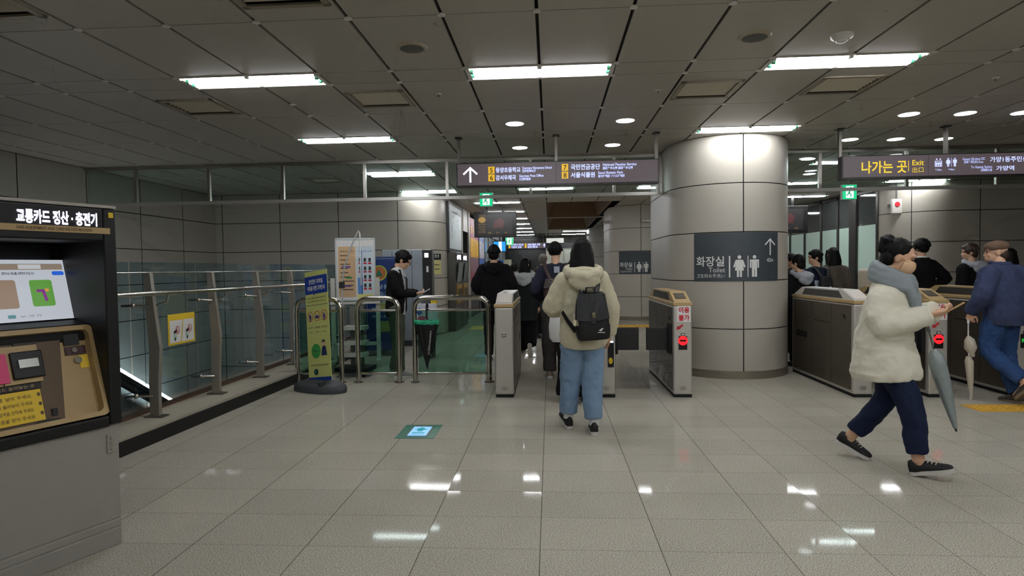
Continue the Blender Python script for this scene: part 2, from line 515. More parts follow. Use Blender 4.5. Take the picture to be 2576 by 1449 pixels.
vents = [(1.435,5.68),(-3.365,5.73),(-1.565,5.65),(2.635,5.67),(-3.365,3.36),(-1.565,3.36),(-3.965,10.6)]
lit = set()
for x, y in lights:
    for q in (0, 1): lit.add((round((x + .6*q + .065)/.6), round(y, 2)))
rows = []
for i, y in enumerate(strips):
    rows.append((y-HS, y+HS, round(y, 2)))
    if i + 1 < len(strips):
        a, c = y+HS, strips[i+1]-HS
        rows += [(a, (a+c)/2, None), ((a+c)/2, c, None)]
cof = [(-.065, 1.535, 14.95, 19.48), (-.065, 1.535, 19.78, 25.4)]
b = MB()
g = .005
b.cur = 1
b.quad((-7.1,-4.3,Z_CEIL+.16), (-7.1,32.2,Z_CEIL+.16), (-.075,32.2,Z_CEIL+.16), (-.075,-4.3,Z_CEIL+.16))
b.quad((1.545,-4.3,Z_CEIL+.16), (1.545,32.2,Z_CEIL+.16), (12.5,32.2,Z_CEIL+.16), (12.5,-4.3,Z_CEIL+.16))
for a, c in ((-4.3,14.95),(25.4,32.2)):
    b.quad((-.075,a,Z_CEIL+.16), (-.075,c,Z_CEIL+.16), (1.545,c,Z_CEIL+.16), (1.545,a,Z_CEIL+.16))
for a, c, key in rows:
    for i in range(len(XC)-1):
        x0, x1 = XC[i]+.011, XC[i+1]-.011; y0, y1 = a+g*.7, c-g*.7
        if x1 < XL or x0 > 12.4: continue
        x0 = max(x0, XL); x1 = min(x1, 12.3)
        k = round((XC[i]+.065)/.6)
        if key is not None and (k, key) in lit: continue
        xm, ym = (x0+x1)/2, (y0+y1)/2
        if any(p < xm < q and r_ < ym < s_ for p, q, r_, s_ in cof): continue
        b.cur = 0
        hole = [v for v in vents if x0 < v[0] < x1 and y0 < v[1] < y1]
        z = Z_CEIL
        if hole:
            vx, vy = hole[0]; w = .235
            for X0, X1, Y0, Y1 in ((x0,x1,y0,vy-w),(x0,x1,vy+w,y1),(x0,vx-w,vy-w,vy+w),(vx+w,x1,vy-w,vy+w)):
                b.quad((X0,Y0,z),(X0,Y1,z),(X1,Y1,z),(X1,Y0,z))
        else:
            b.quad((x0,y0,z),(x0,y1,z),(x1,y1,z),(x1,y0,z))
        for p, q in (((x0,y0),(x0,y1)),((x0,y1),(x1,y1)),((x1,y1),(x1,y0)),((x1,y0),(x0,y0))):
            b.quad((p[0],p[1],z),(p[0],p[1],z+.02),(q[0],q[1],z+.02),(q[0],q[1],z))
        b.cur = 1   # dark gaps seen between the panels
        b.quad((x0-.012,y0-2*g,z+.02),(x0-.012,y1+2*g,z+.02),(x1+.012,y1+2*g,z+.02),(x1+.012,y0-2*g,z+.02)) if not hole else None
# round fixing discs where the panels meet
b.cur = 2
for a, c, key in rows:
    for i in range(len(XC)):
        x = XC[i]
        if XL+.1 < x < 12 and not any(p-.1 < x < q-.1+.2 and r_-.1 < a < s_ for p, q, r_, s_ in cof) and a < 20:
            b.cyl((x,a,Z_CEIL-.006),(x,a,Z_CEIL+.004),.026,12)
S('ceiling', b, [M_ceil, M_joint, mat('fixing_disc', (216,212,204), .4)])
# coffers over the corridor: splayed brown recesses
for i, (x0, x1, y0, y1) in enumerate(cof):
    b = MB()
    X0, X1, Y0, Y1, Z = x0+.4, x1-.3, y0+.35, y1-.35, Z_CEIL+.75
    lo = [(x0,y0,Z_CEIL),(x1,y0,Z_CEIL),(x1,y1,Z_CEIL),(x0,y1,Z_CEIL)]
    hi = [(X0,Y0,Z),(X1,Y0,Z),(X1,Y1,Z),(X0,Y1,Z)]
    for k in range(4):
        q = (k+1) % 4
        b.quad(lo[k], hi[k], hi[q], lo[q])
    b.quad(*hi)
    S('ceiling_coffer', b, mat('coffer_brown', (132,106,78), .6))

# ------------------------------------------------------------------ pillars
def pillar(yf, name):
    cx, r, L = 2.37, .76, 1.3
    yc = yf + r
    path = [(cx-r, yc+L)] + [(cx-r, yc+L-.3)] + [(cx - r*math.cos(a), yc - r*math.sin(a)) for a in [PI*k/28 for k in range(29)]] + [(cx+r, yc+L-.3)]
    path += [(cx + r*math.cos(a), yc+L + r*math.sin(a)) for a in [PI*k/28 for k in range(29)]]
    q = PI*r/2
    o = panel_wall(name, path, [.02,.62,1.22,1.82,2.42,Z_CEIL], [L+q, L*2+2*q-.3, L*2+3*q], (M_panel, M_joint), gap=.012)
    b = MB()
    pl = [(cx + (x-cx)*.985, (y-yc)*.985 + yc) for x, y in path]
    n = len(pl)
    b.add([(x,y,.0) for x, y in pl] + [(x,y,.115) for x, y in pl], [(i,(i+1) % n,n+(i+1) % n,n+i) for i in range(n)], True)
    return o, path
PILL = []
for k, yf in enumerate((7.62, 16.0, 24.4)):
    o, pth = pillar(yf, 'pillar')
    # steel plinth band
    b = MB()
    at, acc = path_sampler(pth)
    n = len(pth); v = []
    for z in (0, .1):
        for s in acc:
            p, nn = at(s); p = p + nn*.016; v.append((p.x, p.y, z))
    m_ = len(acc)
    b.add(v, [(i, i+1, m_+i+1, m_+i) for i in range(m_-1)], True)
    b.build('plinth', mat('plinth_steel', (150,142,128), .34, .55), o)
    PILL.append(o)

# ------------------------------------------------------------------ glazed office front on the right
gx = 6.9
b = MB()
for y in (13.25, 14.12, 14.4, 15.0, 15.9, 16.9, 17.9): b.box(gx-.03,gx+.05,y-.04,y+.04,0,Z_CEIL)
b.box(gx-.04,gx+.05,14.1,14.42,0,Z_CEIL)
for z in (0., 1.14, 2.93): b.box(gx-.03,gx+.05,13.25,18.6,z,z+.07)
w_ = S('window_1', b, mat('window_frame_grey', (74,72,70), .4, .6))
b = MB(); b.box(gx,gx+.03,13.25,18.6,.07,1.14); b.build('spandrel_panel', M_panel, w_)
b = MB(); b.box(gx+.0,gx+.012,13.25,18.6,1.21,2.24); b.build('frosted_pane', mat('frosted_glass_glow', (188,214,202), .3, var=.03, emit=.14), w_)  # faint emission stands in for office light coming through the pane
b = MB(); b.box(gx+.0,gx+.012,13.25,18.6,2.24,2.93); b.build('clear_pane', mat('dark_window_glass', (84,90,90), .06, spec=.7), w_)
b = MB(); b.box(gx-.03,12,18.6,18.75,0,Z_CEIL); b.box(3.6,gx,21,21.15,0,Z_CEIL); S('wall_office', b, M_panel)
# ------------------------------------------------------------------ ceiling lights
def make_light():
    t = thing('ceiling_light', '', 'ceiling light', (0,0,Z_CEIL), group='twin-tube ceiling lights')
    b = MB()
    b.box(.0,1.2,-.15,.15,.055,.06); b.box(0,1.2,-.15,-.145,-.004,.06); b.box(0,1.2,.145,.15,-.004,.06)
    b.box(0,.006,-.15,.15,-.004,.06); b.box(1.194,1.2,-.15,.15,-.004,.06)
    b.box(0,.035,-.15,.15,-.006,.0); b.box(1.165,1.2,-.15,.15,-.006,.0)
    b.build('tray', M_white, t)
    for y in (-.045, .045):
        tb = MB(); tb.cyl((.06,y,.0),(1.14,y,.0),.017,12)
        u = tb.build('tube', M_tube, t)
        [part('end_cap', lambda b: b.cyl((xa,y,.0),(xa+.024,y,.0),.018,10), mat('lamp_holder', (60,150,110), .4), u) for xa in (.036,1.14)]
    for x in (.02,.6,1.18): part('knob', lambda b: b.cyl((x,-.128,-.016),(x,-.128,.0),.02,10), M_white, t)
    return t
ordw = ['nearest','second','third','fourth','fifth','sixth','seventh','eighth','ninth']
def light_label(x, y):
    col = [k for k, v in LX.items() if abs(v-x) < .01][0]
    pos = {'a':'on the left','b':'in the centre','c':'on the right','d':'far on the right','e':'at the far right wall','f':'over the corridor','g':'right of the corridor coffers','h':'over the office front'}[col]
    if y < 4:
        return 'unseen twin-tube recessed ceiling light added overhead near the viewer ' + pos
    if y < 6:
        return 'large bright twin-tube ceiling light in the front row, ' + pos
    if y < 8:
        return 'twin-tube ceiling light ' + ('short of the glass header, on the left' if col == 'a' else 'shining on the top of the big round pillar')
    if y < 11:
        return 'twin-tube ceiling light seen through the glass header ' + ('on the left' if col == 'a' else 'behind the exit sign')
    if col == 'f':
        n = round((y - ys[2])/2.42)
        return 'bright tube light behind the left green exit light' if n == 0 else '%s thin tube light in the ladder running down the corridor' % ordw[n-1]
    if col == 'g':
        return 'thin far tube light %s beyond the brown coffers' % ('nearer' if y < ys[8]-1 else 'farther')
    if col == 'h':
        n = round((y - ys[2])/2.42)
        return 'tube light over the office front, ' + {0:'nearest of its line',2:'middle of its line',4:'farthest of its line'}[n]
    return 'twin-tube ceiling light in the second row behind the glass header, ' + pos
L0 = make_light()
for i, (x, y) in enumerate(lights):
    if i == 0:
        L0.location = (x, y, Z_CEIL); L0['label'] = light_label(x, y); WM[L0.name] = Matrix.Translation((x,y,Z_CEIL))
    else:
        dup(L0, (x, y, Z_CEIL), label=light_label(x, y))

# downlights
t = thing('downlight', '', 'ceiling light', (0,0,Z_CEIL), group='round downlights')
b = MB(); b.tube([(0,0,-.008),(0,0,.01)], [(.108,.108),(.112,.112)], 28); b.build('trim_ring', M_white, t)
b = MB(); b.disc((0,0,-.0095), .098, (0,0,-1), 28); b.build('lens', M_down, t)
DL = [(-.37,6.75,'round downlight above the yellow-numbered sign, front left of four'),(.84,6.75,'round downlight above the yellow-numbered sign, front right of four'),
      (-.38,8.09,'round downlight above the yellow-numbered sign, back left of four'),(.836,8.07,'round downlight above the yellow-numbered sign, back right of four'),
      (3.87,6.83,'round downlight in the front row of the right-hand cluster, nearest the pillar'),(4.47,6.86,'round downlight in the middle of the front row, right-hand cluster'),(5.08,6.9,'round downlight cut by the right edge of the picture'),
      (3.87,8.12,'round downlight touching the left post of the exit sign'),(4.47,8.17,'round downlight between the two posts of the exit sign'),(5.1,8.23,'round downlight behind the right post of the exit sign'),
      (3.93,9.53,'round downlight seen through the glass right of the big pillar, upper one'),(4.6,11.1,'round downlight seen through the glass right of the big pillar, lower one')]
for i, (x, y, l) in enumerate(DL):
    if i == 0:
        t.location = (x,y,Z_CEIL); t['label'] = l; dl0 = t
    else:
        dup(dl0, (x,y,Z_CEIL), label=l)
# vents
t = thing('air_vent', '', 'vent', (0,0,Z_CEIL), group='square louvred ceiling vents')
b = MB()
for s in (0,1,2,3):
    R = Matrix.Rotation(s*PI/2, 3, 'Z')
    b.cbox(R @ Vector((0,.25,-.004)), (.54,.04,.014), R)
b.build('frame', M_tan if 0 else mat('vent_frame', (150,140,122), .45), t)
b = MB()
for s in (0,1,2,3):
    R = Matrix.Rotation(s*PI/2, 3, 'Z')
    b.quad(*[R @ Vector(q) for q in ((-.235,.235,0),(.235,.235,0),(.235,.235,.14),(-.235,.235,.14))])
b.quad((-.235,-.235,.14),(.235,-.235,.14),(.235,.235,.14),(-.235,.235,.14))
b.build('duct', M_blackm, t)
for k in range(7):
    y = -.19 + k*.06
    s_ = MB(); s_.cbox((0,y,.014), (.46,.046,.004), Matrix.Rotation(math.radians(-38), 3, 'X')); s_.build('slat', mat('vent_slat', (214,206,188), .45), t)
VL = ['square louvred ceiling vent left of the big round pillar','square louvred vent below the front left ceiling light','square louvred vent between the left and centre ceiling lights','square louvred vent right of the one above the big pillar',
      'square louvred vent cut by the top left corner of the picture','square tan vent cut by the top edge, left of centre','dark louvred vent seen through the left glass header']
for i, (x, y) in enumerate(vents):
    if i == 0:
        t.location = (x,y,Z_CEIL); t['label'] = VL[0]; v0 = t
    else: dup(v0, (x,y,Z_CEIL), label=VL[i])
# speakers, detector, sprinklers
t = thing('ceiling_speaker', 'round grey ceiling speaker left of the centre light', 'speaker', (-.975,4.37,Z_CEIL), group='round ceiling speakers')
b = MB(); b.tube([(0,0,-.012),(0,0,.0)], [.105,.115], 28); b.tube([(0,0,-.014),(0,0,-.010)], [.09,.105], 28); b.build('rim', mat('speaker_rim', (170,160,140), .45), t)
b = MB(); b.disc((0,0,-.0155), .085, (0,0,-1)); b.build('grille', mat('speaker_grille', (104,102,96), .7, var=.3, vscale=400), t)
dup(t, (1.45,4.40,Z_CEIL), label='round grey ceiling speaker left of the smoke detector')
t = thing('smoke_detector', 'white dome smoke detector on the ceiling above the right light', 'smoke detector', (2.06,4.44,Z_CEIL))
b = MB(); b.tube([(0,0,0),(0,0,-.02),(0,0,-.035)], [.075,.07,.05], 24); b.build('base', M_white, t)
b = MB(); b.ell((0,0,-.035), (.04,.04,.022)); b.build('dome', M_white, t)
SPK = [(-1.0,5.55,'small ceiling sprinkler right of the vent by the centre light'),(1.0,5.65,'small ceiling sprinkler left of the vent by the big pillar'),(-2.45,5.75,'small ceiling sprinkler behind the left front light'),(3.9,5.6,'small ceiling sprinkler at the right, before the downlights')]
t = thing('ceiling_sprinkler', SPK[0][2], 'sprinkler', (SPK[0][0],SPK[0][1],Z_CEIL), group='ceiling sprinklers')
b = MB(); b.tube([(0,0,0),(0,0,-.006)], [.03,.026], 16); b.build('flange', M_white, t)
b = MB(); b.cyl((0,0,-.005),(0,0,-.028),.009,8); b.build('nozzle', M_dsteel, t)
for x, y, l in SPK[1:]: dup(t, (x,y,Z_CEIL), label=l)

# ------------------------------------------------------------------ glass header (smoke barrier)
YH = 8.79
for name, x0, x1, ms, lab in (('left', XL+.02, 1.585, [-6.195,-5.06,-3.928,-2.697,-1.478,-.265,.93,1.55], 'long clear glass header with steel rails hung from the ceiling left of the big pillar'),
                         ('right', 3.155, 12.1, [3.784,4.953,6.15,7.35,8.5,9.7], 'clear glass header with steel rails hung from the ceiling right of the big pillar')):
    t = thing('glass_header', lab, 'glass barrier', ((x0+x1)/2, YH, Z_CEIL), group='glass smoke barriers')
    kw = dict(parent=t, local=False)
    part('top_rail', lambda b: b.box(x0,x1,YH-.035,YH+.035,2.965,Z_CEIL-.002), M_steel, **kw)
    part('bottom_rail', lambda b: b.box(x0,x1,YH-.03,YH+.03,2.425,2.47), mat('rail_aluminium', (184,182,176), .3, .45), **kw)
    for m in ms:
        part('mullion', lambda b: b.box(m-.02,m+.02,YH-.022,YH+.022,2.47,2.965), M_steel, **kw)
    e = [x0] + ms + [x1]
    for a, c in zip(e, e[1:]):
        if c - a > .1:
            part('glass_pane', lambda b: b.box(a+.02,c-.02,YH-.005,YH+.005,2.47,2.965), M_glass, **kw)

# ------------------------------------------------------------------ hanging signs
M_sign = mat('sign_face', (74,64,66), .35, emit=.0)
M_signtx = emis('sign_white_text', (186,196,255), 1.25)
M_signwh = emis('sign_white_arrow', (235,235,255), 1.6)
M_signye = emis('sign_yellow_box', (246,196,30), .75)
M_signyt = emis('sign_yellow_text', (250,214,40), .85)
M_signdk = mat('sign_number', (30,26,20), .5)
M_signface = emis('sign_lit_face', (112,98,104), .42)
def hanging_sign(name, lab, x0, x1, y, z0, z1, posts, splits):
    t = thing(name, lab, 'sign', ((x0+x1)/2, y, z1))
    kw = dict(parent=t, local=False)
    part('case', lambda b: b.box(x0-.012,x1+.012,y+.002,y+.11,z0-.012,z1+.012), mat('sign_case', (60,56,56), .35, .6), bevel=.004, **kw)
    part('lower_trim', lambda b: b.box(x0-.014,x1+.014,y-.008,y+.112,z0-.022,z0-.004), mat('sign_trim', (30,28,28), .4), **kw)
    e = [x0] + splits + [x1]
    for a, c in zip(e, e[1:]):
        part('face', lambda b: b.box(a+.003,c-.003,y-.004,y+.004,z0,z1), M_signface, **kw)
    for px in posts:
        p = part('post', lambda b: b.box(px-.016,px+.016,y+.03,y+.075,z1,Z_CEIL), M_dsteel, **kw)
        part('mounting_plate', lambda b: b.box(px-.04,px+.04,y+.0,y+.105,Z_CEIL-.012,Z_CEIL), M_dgrey, p)
        # plate built in the frame of the post
        kids(p)[0].data.transform(Matrix.Translation(-Vector(t.location)))
    return t, kw, plane_M((0,y-.006,0), (1,0,0), (0,0,1))
s1, kw, M = hanging_sign('hanging_sign', 'long brown hanging sign with white up arrow and yellow exit numbers 5 to 8', -1.115, 1.30, 7.38, 2.427, 2.684, (-1.10,.09,1.29), [.087])
b = MB(); arrow_up(b, M, -.955, 2.46, 2.645, .022, .085); b.build('arrow', M_signwh, **kw)
for x, z in ((-.735,2.563),(-.735,2.470),(.155,2.575),(.155,2.482)): part('number_box', lambda b: pquad(b, M, x, x+.077, z, z+.083), M_signye, **kw)
M2 = plane_M((0,7.373,0), (1,0,0), (0,0,1))
for tx, x, z in (('5',-.6965,2.575),('6',-.6965,2.482),('7',.1935,2.587),('8',.1935,2.494)): part('number', lambda b: put_text(b, tx, .082, M2, x, z, align='CENTER', bold=.001), M_signdk, **kw)
b = MB()
for tx, x, z, s, w in (('등양초등학교',-.645,2.578,.066,.30),('감서우체국',-.645,2.485,.066,.245),('국민연금공단',.262,2.590,.072,.35),('서울식물원',.262,2.497,.068,.29)):
    put_text(b, tx, s, M, x, z, width=w, bold=.0018)
for tx, x, z, s, w in (('Dungyang Elementary School',-.322,2.606,.042,.355),('登陽初等學校',-.322,2.570,.034,.165),('Gangseo Post Office',-.362,2.512,.042,.295),('江西郵遞局',-.362,2.475,.034,.14),
                       ('National Pension Service',.645,2.622,.046,.40),('国民年金公団 国民年金公団',.645,2.582,.036,.355),('Seoul Botanic Park',.588,2.528,.044,.30),('首尔植物园 ソウル植物園',.588,2.488,.036,.315)):
    put_text(b, tx, s, M, x, z, width=w, bold=.0008)
b.build('lettering', M_signtx, **kw)
s2, kw, M = hanging_sign('hanging_sign', 'brown hanging exit sign with yellow Korean lettering and lift and toilet symbols', 3.475, 6.1, 7.45, 2.43, 2.672, (3.46,4.67,5.9), [4.445])
b = MB(); put_text(b, '나가는 곳', .155, M, 3.675, 2.485, width=.515, bold=.003)
pquad(b, M, 4.215, 4.222, 2.485, 2.61)
put_text(b, 'Exit', .088, M, 4.255, 2.555, bold=.001); put_text(b, '出口', .07, M, 4.255, 2.475, width=.125)
b.build('lettering', M_signyt, **kw)
b = MB()
# lift symbol
for q in ((4.515,4.595,2.532,2.600),): 
    for a in ((q[0],q[1],q[2],q[2]+.007),(q[0],q[1],q[3]-.007,q[3]),(q[0],q[0]+.007,q[2],q[3]),(q[1]-.007,q[1],q[2],q[3])): pquad(b, M, *a)
for k in range(3): pict_man(b, M, 4.533+.022*k, 2.538, .05)
for sx, sy in ((-1,1),(1,-1)): ppoly(b, M, [(4.555+sx*.02-.012,2.612),(4.555+sx*.02+.012,2.612),(4.555+sx*.02,2.632)])
pict_woman(b, M, 4.665, 2.53, .1); pquad(b, M, 4.700, 4.704, 2.53, 2.63); pict_man(b, M, 4.74, 2.53, .1)
put_text(b, '↑30m', .03, M, 4.555, 2.485, align='CENTER'); put_text(b, '↑40m', .03, M, 4.70, 2.485, align='CENTER')
put_text(b, 'Gayang 1(il)-dong CSC', .04, M, 4.825, 2.60, width=.25); put_text(b, '加陽一洞住民Center', .034, M, 4.84, 2.565, width=.22)
put_text(b, 'To Gayang Station', .04, M, 4.92, 2.505, width=.235); put_text(b, '加陽驛方面', .034, M, 5.03, 2.468, width=.125)
put_text(b, '가양1동주민센터', .068, M, 5.13, 2.575, width=.48, bold=.0012); put_text(b, '가양역', .06, M, 5.20, 2.475, width=.2, bold=.0012)
b.build('symbols', M_signtx, **kw)

# green exit lights hung behind the header
def exit_light(lab, x, y, z, w=.185, h=.19):
    t = thing('exit_sign', lab, 'exit light', (x,y,z), group='green running-man exit lights')
    part('case', lambda b: b.box(-w/2-.008,w/2+.008,0,.05,-h/2-.008,h/2+.008), M_white, t)
    part('lit_face', lambda b: b.box(-w/2,w/2,-.006,0,-h/2,h/2), emis('exit_green', (20,170,112), 1.5), t)
    b = MB(); M = plane_M((0,-.008,0), (1,0,0), (0,0,1))
    pquad(b, M, -w*.28, w*.28, -h*.42, h*.42)
    b.build('doorway', emis('exit_white', (215,255,240), 1.7), t)
    b = MB(); M = plane_M((0,-.010,0), (1,0,0), (0,0,1)); u = w
    pell(b, M, u*.06, u*.3, u*.07, u*.07)
    pline(b, M, u*.04, u*.2, -u*.06, -u*.08, u*.13); pline(b, M, -u*.06, -u*.08, u*.1, -u*.2, u*.08); pline(b, M, u*.1, -u*.2, u*.06, -u*.38, u*.07)
    pline(b, M, -u*.06, -u*.06, -u*.16, -u*.22, u*.08); pline(b, M, -u*.16, -u*.22, -u*.27, -u*.24, u*.06)
    pline(b, M, u*.04, u*.16, u*.2, u*.04, u*.055); pline(b, M, u*.04, u*.18, -u*.14, u*.12, u*.055); pline(b, M, -u*.14, u*.12, -u*.18, 0, u*.05)
    b.build('running_figure', emis('exit_figure', (16,140,92), 1.0), t)
    part('rod', lambda b: b.cyl((0,.025,h/2),(0,.025,Z_CEIL-z),.008,8), M_dsteel, t)
    return t
exit_light('green exit light behind the glass header left of the corridor centre', -.935, 9.0, 2.435)
exit_light('green exit light behind the glass header under the exit sign', 4.29, 9.0, 2.435, .19, .2)

# hanging screens
def screen_tv(lab, cx, y, z0, z1, w):
    t = thing('hanging_screen', lab, 'screen', (cx, y, Z_CEIL), group='hanging train information screens')
    kw = dict(parent=t, local=False)
    part('bezel', lambda b: b.box(cx-w/2,cx+w/2,y,y+.1,z0,z1), M_black, bevel=.01, **kw)
    h = z1-z0
    X0, X1, Z0, Z1 = cx-w*.4, cx+w*.4, z0+h*.12, z1-h*.12
    M = plane_M((X0,y-.003,Z0), (1,0,0), (0,0,1)); W = X1-X0; HH = Z1-Z0
    part('display', lambda b: pquad(b, M, 0, W, 0, HH), emis('screen_dark', (40,30,38), .25), **kw)
    M = plane_M((X0,y-.006,Z0), (1,0,0), (0,0,1))
    def pic(b):
        ppoly(b, M, [(W*.42,HH*.3),(W*.55,HH*.34),(W*.72,HH*.3),(W*.78,HH*.62),(W*.66,HH*.82),(W*.5,HH*.7)])
    part('picture', pic, emis('screen_red', (120,50,52), .35), **kw)
    M = plane_M((X0,y-.008,Z0), (1,0,0), (0,0,1))
    def ui(b):
        pell(b, M, W*.11, HH*.74, W*.11, HH*.15)
        put_text(b, '김포공항', HH*.1, M, W*.03, HH*.92, width=W*.17)
        for k in range(4): put_text(b, ['열차 도착 안내','방화 도착','가양','당산 출발'][k], HH*.08, M, 0, HH*(.48-.13*k), width=W*.2)
        for k in range(3): put_text(b, ['급행','당산','개화'][k], HH*.09, M, W*(.28+.24*k), 0.02)
    part('dial_and_text', ui, emis('screen_amber', (190,150,70), .6), **kw)
    for s in (-.2, .18):
        part('hanger', lambda b: b.box(cx+w*s-.03,cx+w*s+.03,y+.03,y+.07,z1,Z_CEIL), M_black, **kw)
    return t
screen_tv('black hanging screen with amber dial over the left side of the corridor', -1.42, 15.9, 2.23, 2.9, 1.12)
screen_tv('black hanging screen just right of the big round pillar', 5.6, 14.9, 2.16, 2.81, 1.1)

# ------------------------------------------------------------------ toilet signs wrapped on the pillars
M_slate = mat('slate_sign', (62,70,76), .5)
def toilet_sign(lab, yf, mirror=False):
    cx, r = 2.37, .762+.012
    yc = yf + .76
    t = thing('toilet_sign', lab, 'sign', (cx, yf, 1.5), group='dark toilet signs on pillars')
    kw = dict(parent=t, local=False)
    x0, x1 = -.60, .495
    def wrap(bb, lift):
        for v in bb.v:
            x = v.x; a = x / r
            v.x, v.y = cx + (r+lift)*math.sin(a), yc - (r+lift)*math.cos(a)
        return bb
    # sheet
    bb = MB(); n = 28
    xs = [x0+(x1-x0)*i/n for i in range(n+1)]
    rows_ = [[Vector((x,0,z)) for x in xs] for z in (1.212,1.812)]
    bb.add(rows_[0]+rows_[1], [(i,i+1,n+1+i+1,n+1+i) for i in range(n)], True)
    wrap(bb, .004); bb.build('sheet', M_slate, **kw)
    I = plane_M((0,0,0), (1,0,0), (0,0,1))
    bb = MB()
    put_text(bb, '화장실', .135, I, -.215, 1.41, align='RIGHT', width=.34, bold=.002)
    put_text(bb, 'Toilet', .085, I, -.215, 1.325, align='RIGHT', width=.195)
    put_text(bb, '卫生间', .052, I, -.565, 1.262, width=.14); put_text(bb, 'お手洗い', .052, I, -.215, 1.262, align='RIGHT', width=.19)
    pquad(bb, I, -.172, -.156, 1.26, 1.525); pquad(bb, I, .047, .057, 1.265, 1.525)
    pict_woman(bb, I, -.05, 1.265, .265); pict_man(bb, I, .133, 1.265, .265)
    arrow_up(bb, I, .355, 1.53, 1.735, .018, .078)
    put_text(bb, '40m', .075, I, .355, 1.445, align='CENTER', width=.105)
    wrap(bb, .007); bb.build('lettering', mat('sign_letter_white', (226,226,224), .5), **kw)
    return t
toilet_sign('dark grey toilet sign wrapped around the big nearest pillar', 7.62)
toilet_sign('smaller-looking dark toilet sign on the second pillar behind the ticket gates', 16.0)

# ------------------------------------------------------------------ guard rail along the stairwell
t = thing('glass_guardrail', 'glass guardrail with steel posts and handrail along the stairwell curb', 'railing', (-3.5, 7, .14))
kw = dict(parent=t, local=False)
ys_p = [4.12,5.12,6.1,7.06,8.02,8.98,9.94,10.9,11.86]
for i, y in enumerate(ys_p):
    pf = [(-3.535,.152),(-3.455,.152),(-3.452,.42),(-3.43,.75),(-3.47,1.1),(-3.50,1.41),(-3.555,1.41),(-3.545,1.1),(-3.525,.75),(-3.537,.42)]
    p = part('post', lambda b: b.prism(pf, lambda u, w, q: (u, q, w), y-.022, y+.022), mat('post_steel', (150,144,134), .45, .35), bevel=.004, **kw)
    L_ = Vector(t.location)
    bs = MB(); bs.cbox(Vector((-3.49,y,.146))-L_, (.17,.1,.012)); bs.build('base_plate', M_dsteel, p)
    for z in (.33, 1.12):
        bs = MB()
        bs.tube([Vector((-3.50,y-.03,z))-L_, Vector((-3.60,y-.09,z+.01))-L_, Vector((-3.69,y-.13,z+.01))-L_], .011, 8)
        bs.ell(Vector((-3.61,y-.09,z+.01))-L_, (.022,.022,.022))
        bs.build('clamp', M_tubes, p)
for a, c in zip(ys_p, ys_p[1:]):
    part('glass_panel', lambda b: b.box(-3.625,-3.613,a-.10,c-.13,.24,1.508), M_gguard, **kw)
part('handrail', lambda b: (b.tube([(-3.33,3.4,1.243),(-3.345,5.2,1.238),(-3.36,8,1.222),(-3.36,12.1,1.215)], .021, 12)), M_tubes, **kw)
for y in ys_p: part('handrail_bracket', lambda b: b.tube([(-3.46,y,1.13),(-3.36,y,1.16),(-3.35,y,1.215)], .009, 8), M_tubes, **kw)
part('top_wire', lambda b: b.tube([(-3.52,3.6,1.415),(-3.52,12.1,1.415)], .006, 6), M_tubes, **kw)
# yellow notice on the glass
PX = -3.608
t = thing('warning_notice', 'yellow and white warning notice stuck on the guardrail glass', 'notice', (PX,5.71,.865))
kw = dict(parent=t, local=False)
M = plane_M((PX,5.495,.718), (0,1,0), (0,0,1))   # x along the glass, y up, facing the hall
part('sheet', lambda b: pbox(b, M, 0, .43, 0, .295, -.001, .002), M_yel, **kw)
for pg in ([(.022,.02),(.185,.02),(.225,.235),(.022,.235)], [(.2,.02),(.408,.02),(.408,.235),(.24,.235)]): part('white_panel', lambda b: ppoly(b, M, pg, .004), M_wht, **kw)
def inked(b):
    put_text(b, '이용하지 마세요', .03, M, .02, .25, width=.24, bold=.001, )
    for x in (.105, .3):
        put_text(b, '문에 기대지', .02, M, x, .205, align='CENTER', width=.08); put_text(b, '마십시오', .02, M, x, .185, align='CENTER', width=.1)
        ppoly(b, M, [(x-.03,.13),(x+.02,.15),(x+.03,.12),(x-.02,.105)], .006)
        pline(b, M, x-.01, .04, x, .07, .02, .006)
part('print', inked, M_ink, local=False, parent=t)
b = MB()
for x in (.105,.3): pring(b, M, x+.035, .14, .032, .038, .006, .007); pline(b, M, x+.015, .165, x+.055, .115, .005, .007)
b.build('ban_ring', M_red, **kw)
b = MB()
for x in (.105,.3): ppoly(b, M, [(x-.035,.06),(x+.015,.06),(x+.02,.1),(x-.03,.105)], .006)
b.build('pale_figure', mat('pale_green', (176,202,190), .5), **kw)

# escalator trough light along the left wall, going down
t = thing('stair_light', 'bright sloping strip of tube lights on a dark rail down the stairwell wall', 'light', (-6.7,8.7,.1))
kw = dict(parent=t, local=False)
sl = math.radians(31)
def on_rail(s, dz=0): return Vector((-6.72, 7.3+s*math.cos(sl), .845-s*math.sin(sl)+dz))
part('rail', lambda b: b.tube([on_rail(-.6), on_rail(3.9)], [(.12,.05)]*2, 4, flat=(1,0,0)), M_dsteel, **kw)
part('lower_rail', lambda b: b.tube([on_rail(-.6,-.1), on_rail(3.9,-.1)], [(.05,.06)]*2, 8, flat=(1,0,0)), M_blackm, **kw)
for k in range(4):
    a = on_rail(-.5+1.06*k, .075); c = on_rail(-.5+1.06*k+.98, .075)
    part('tube', lambda b: b.cyl(a, c, .042, 12), emis('stair_tube', (245,250,255), 8), **kw)
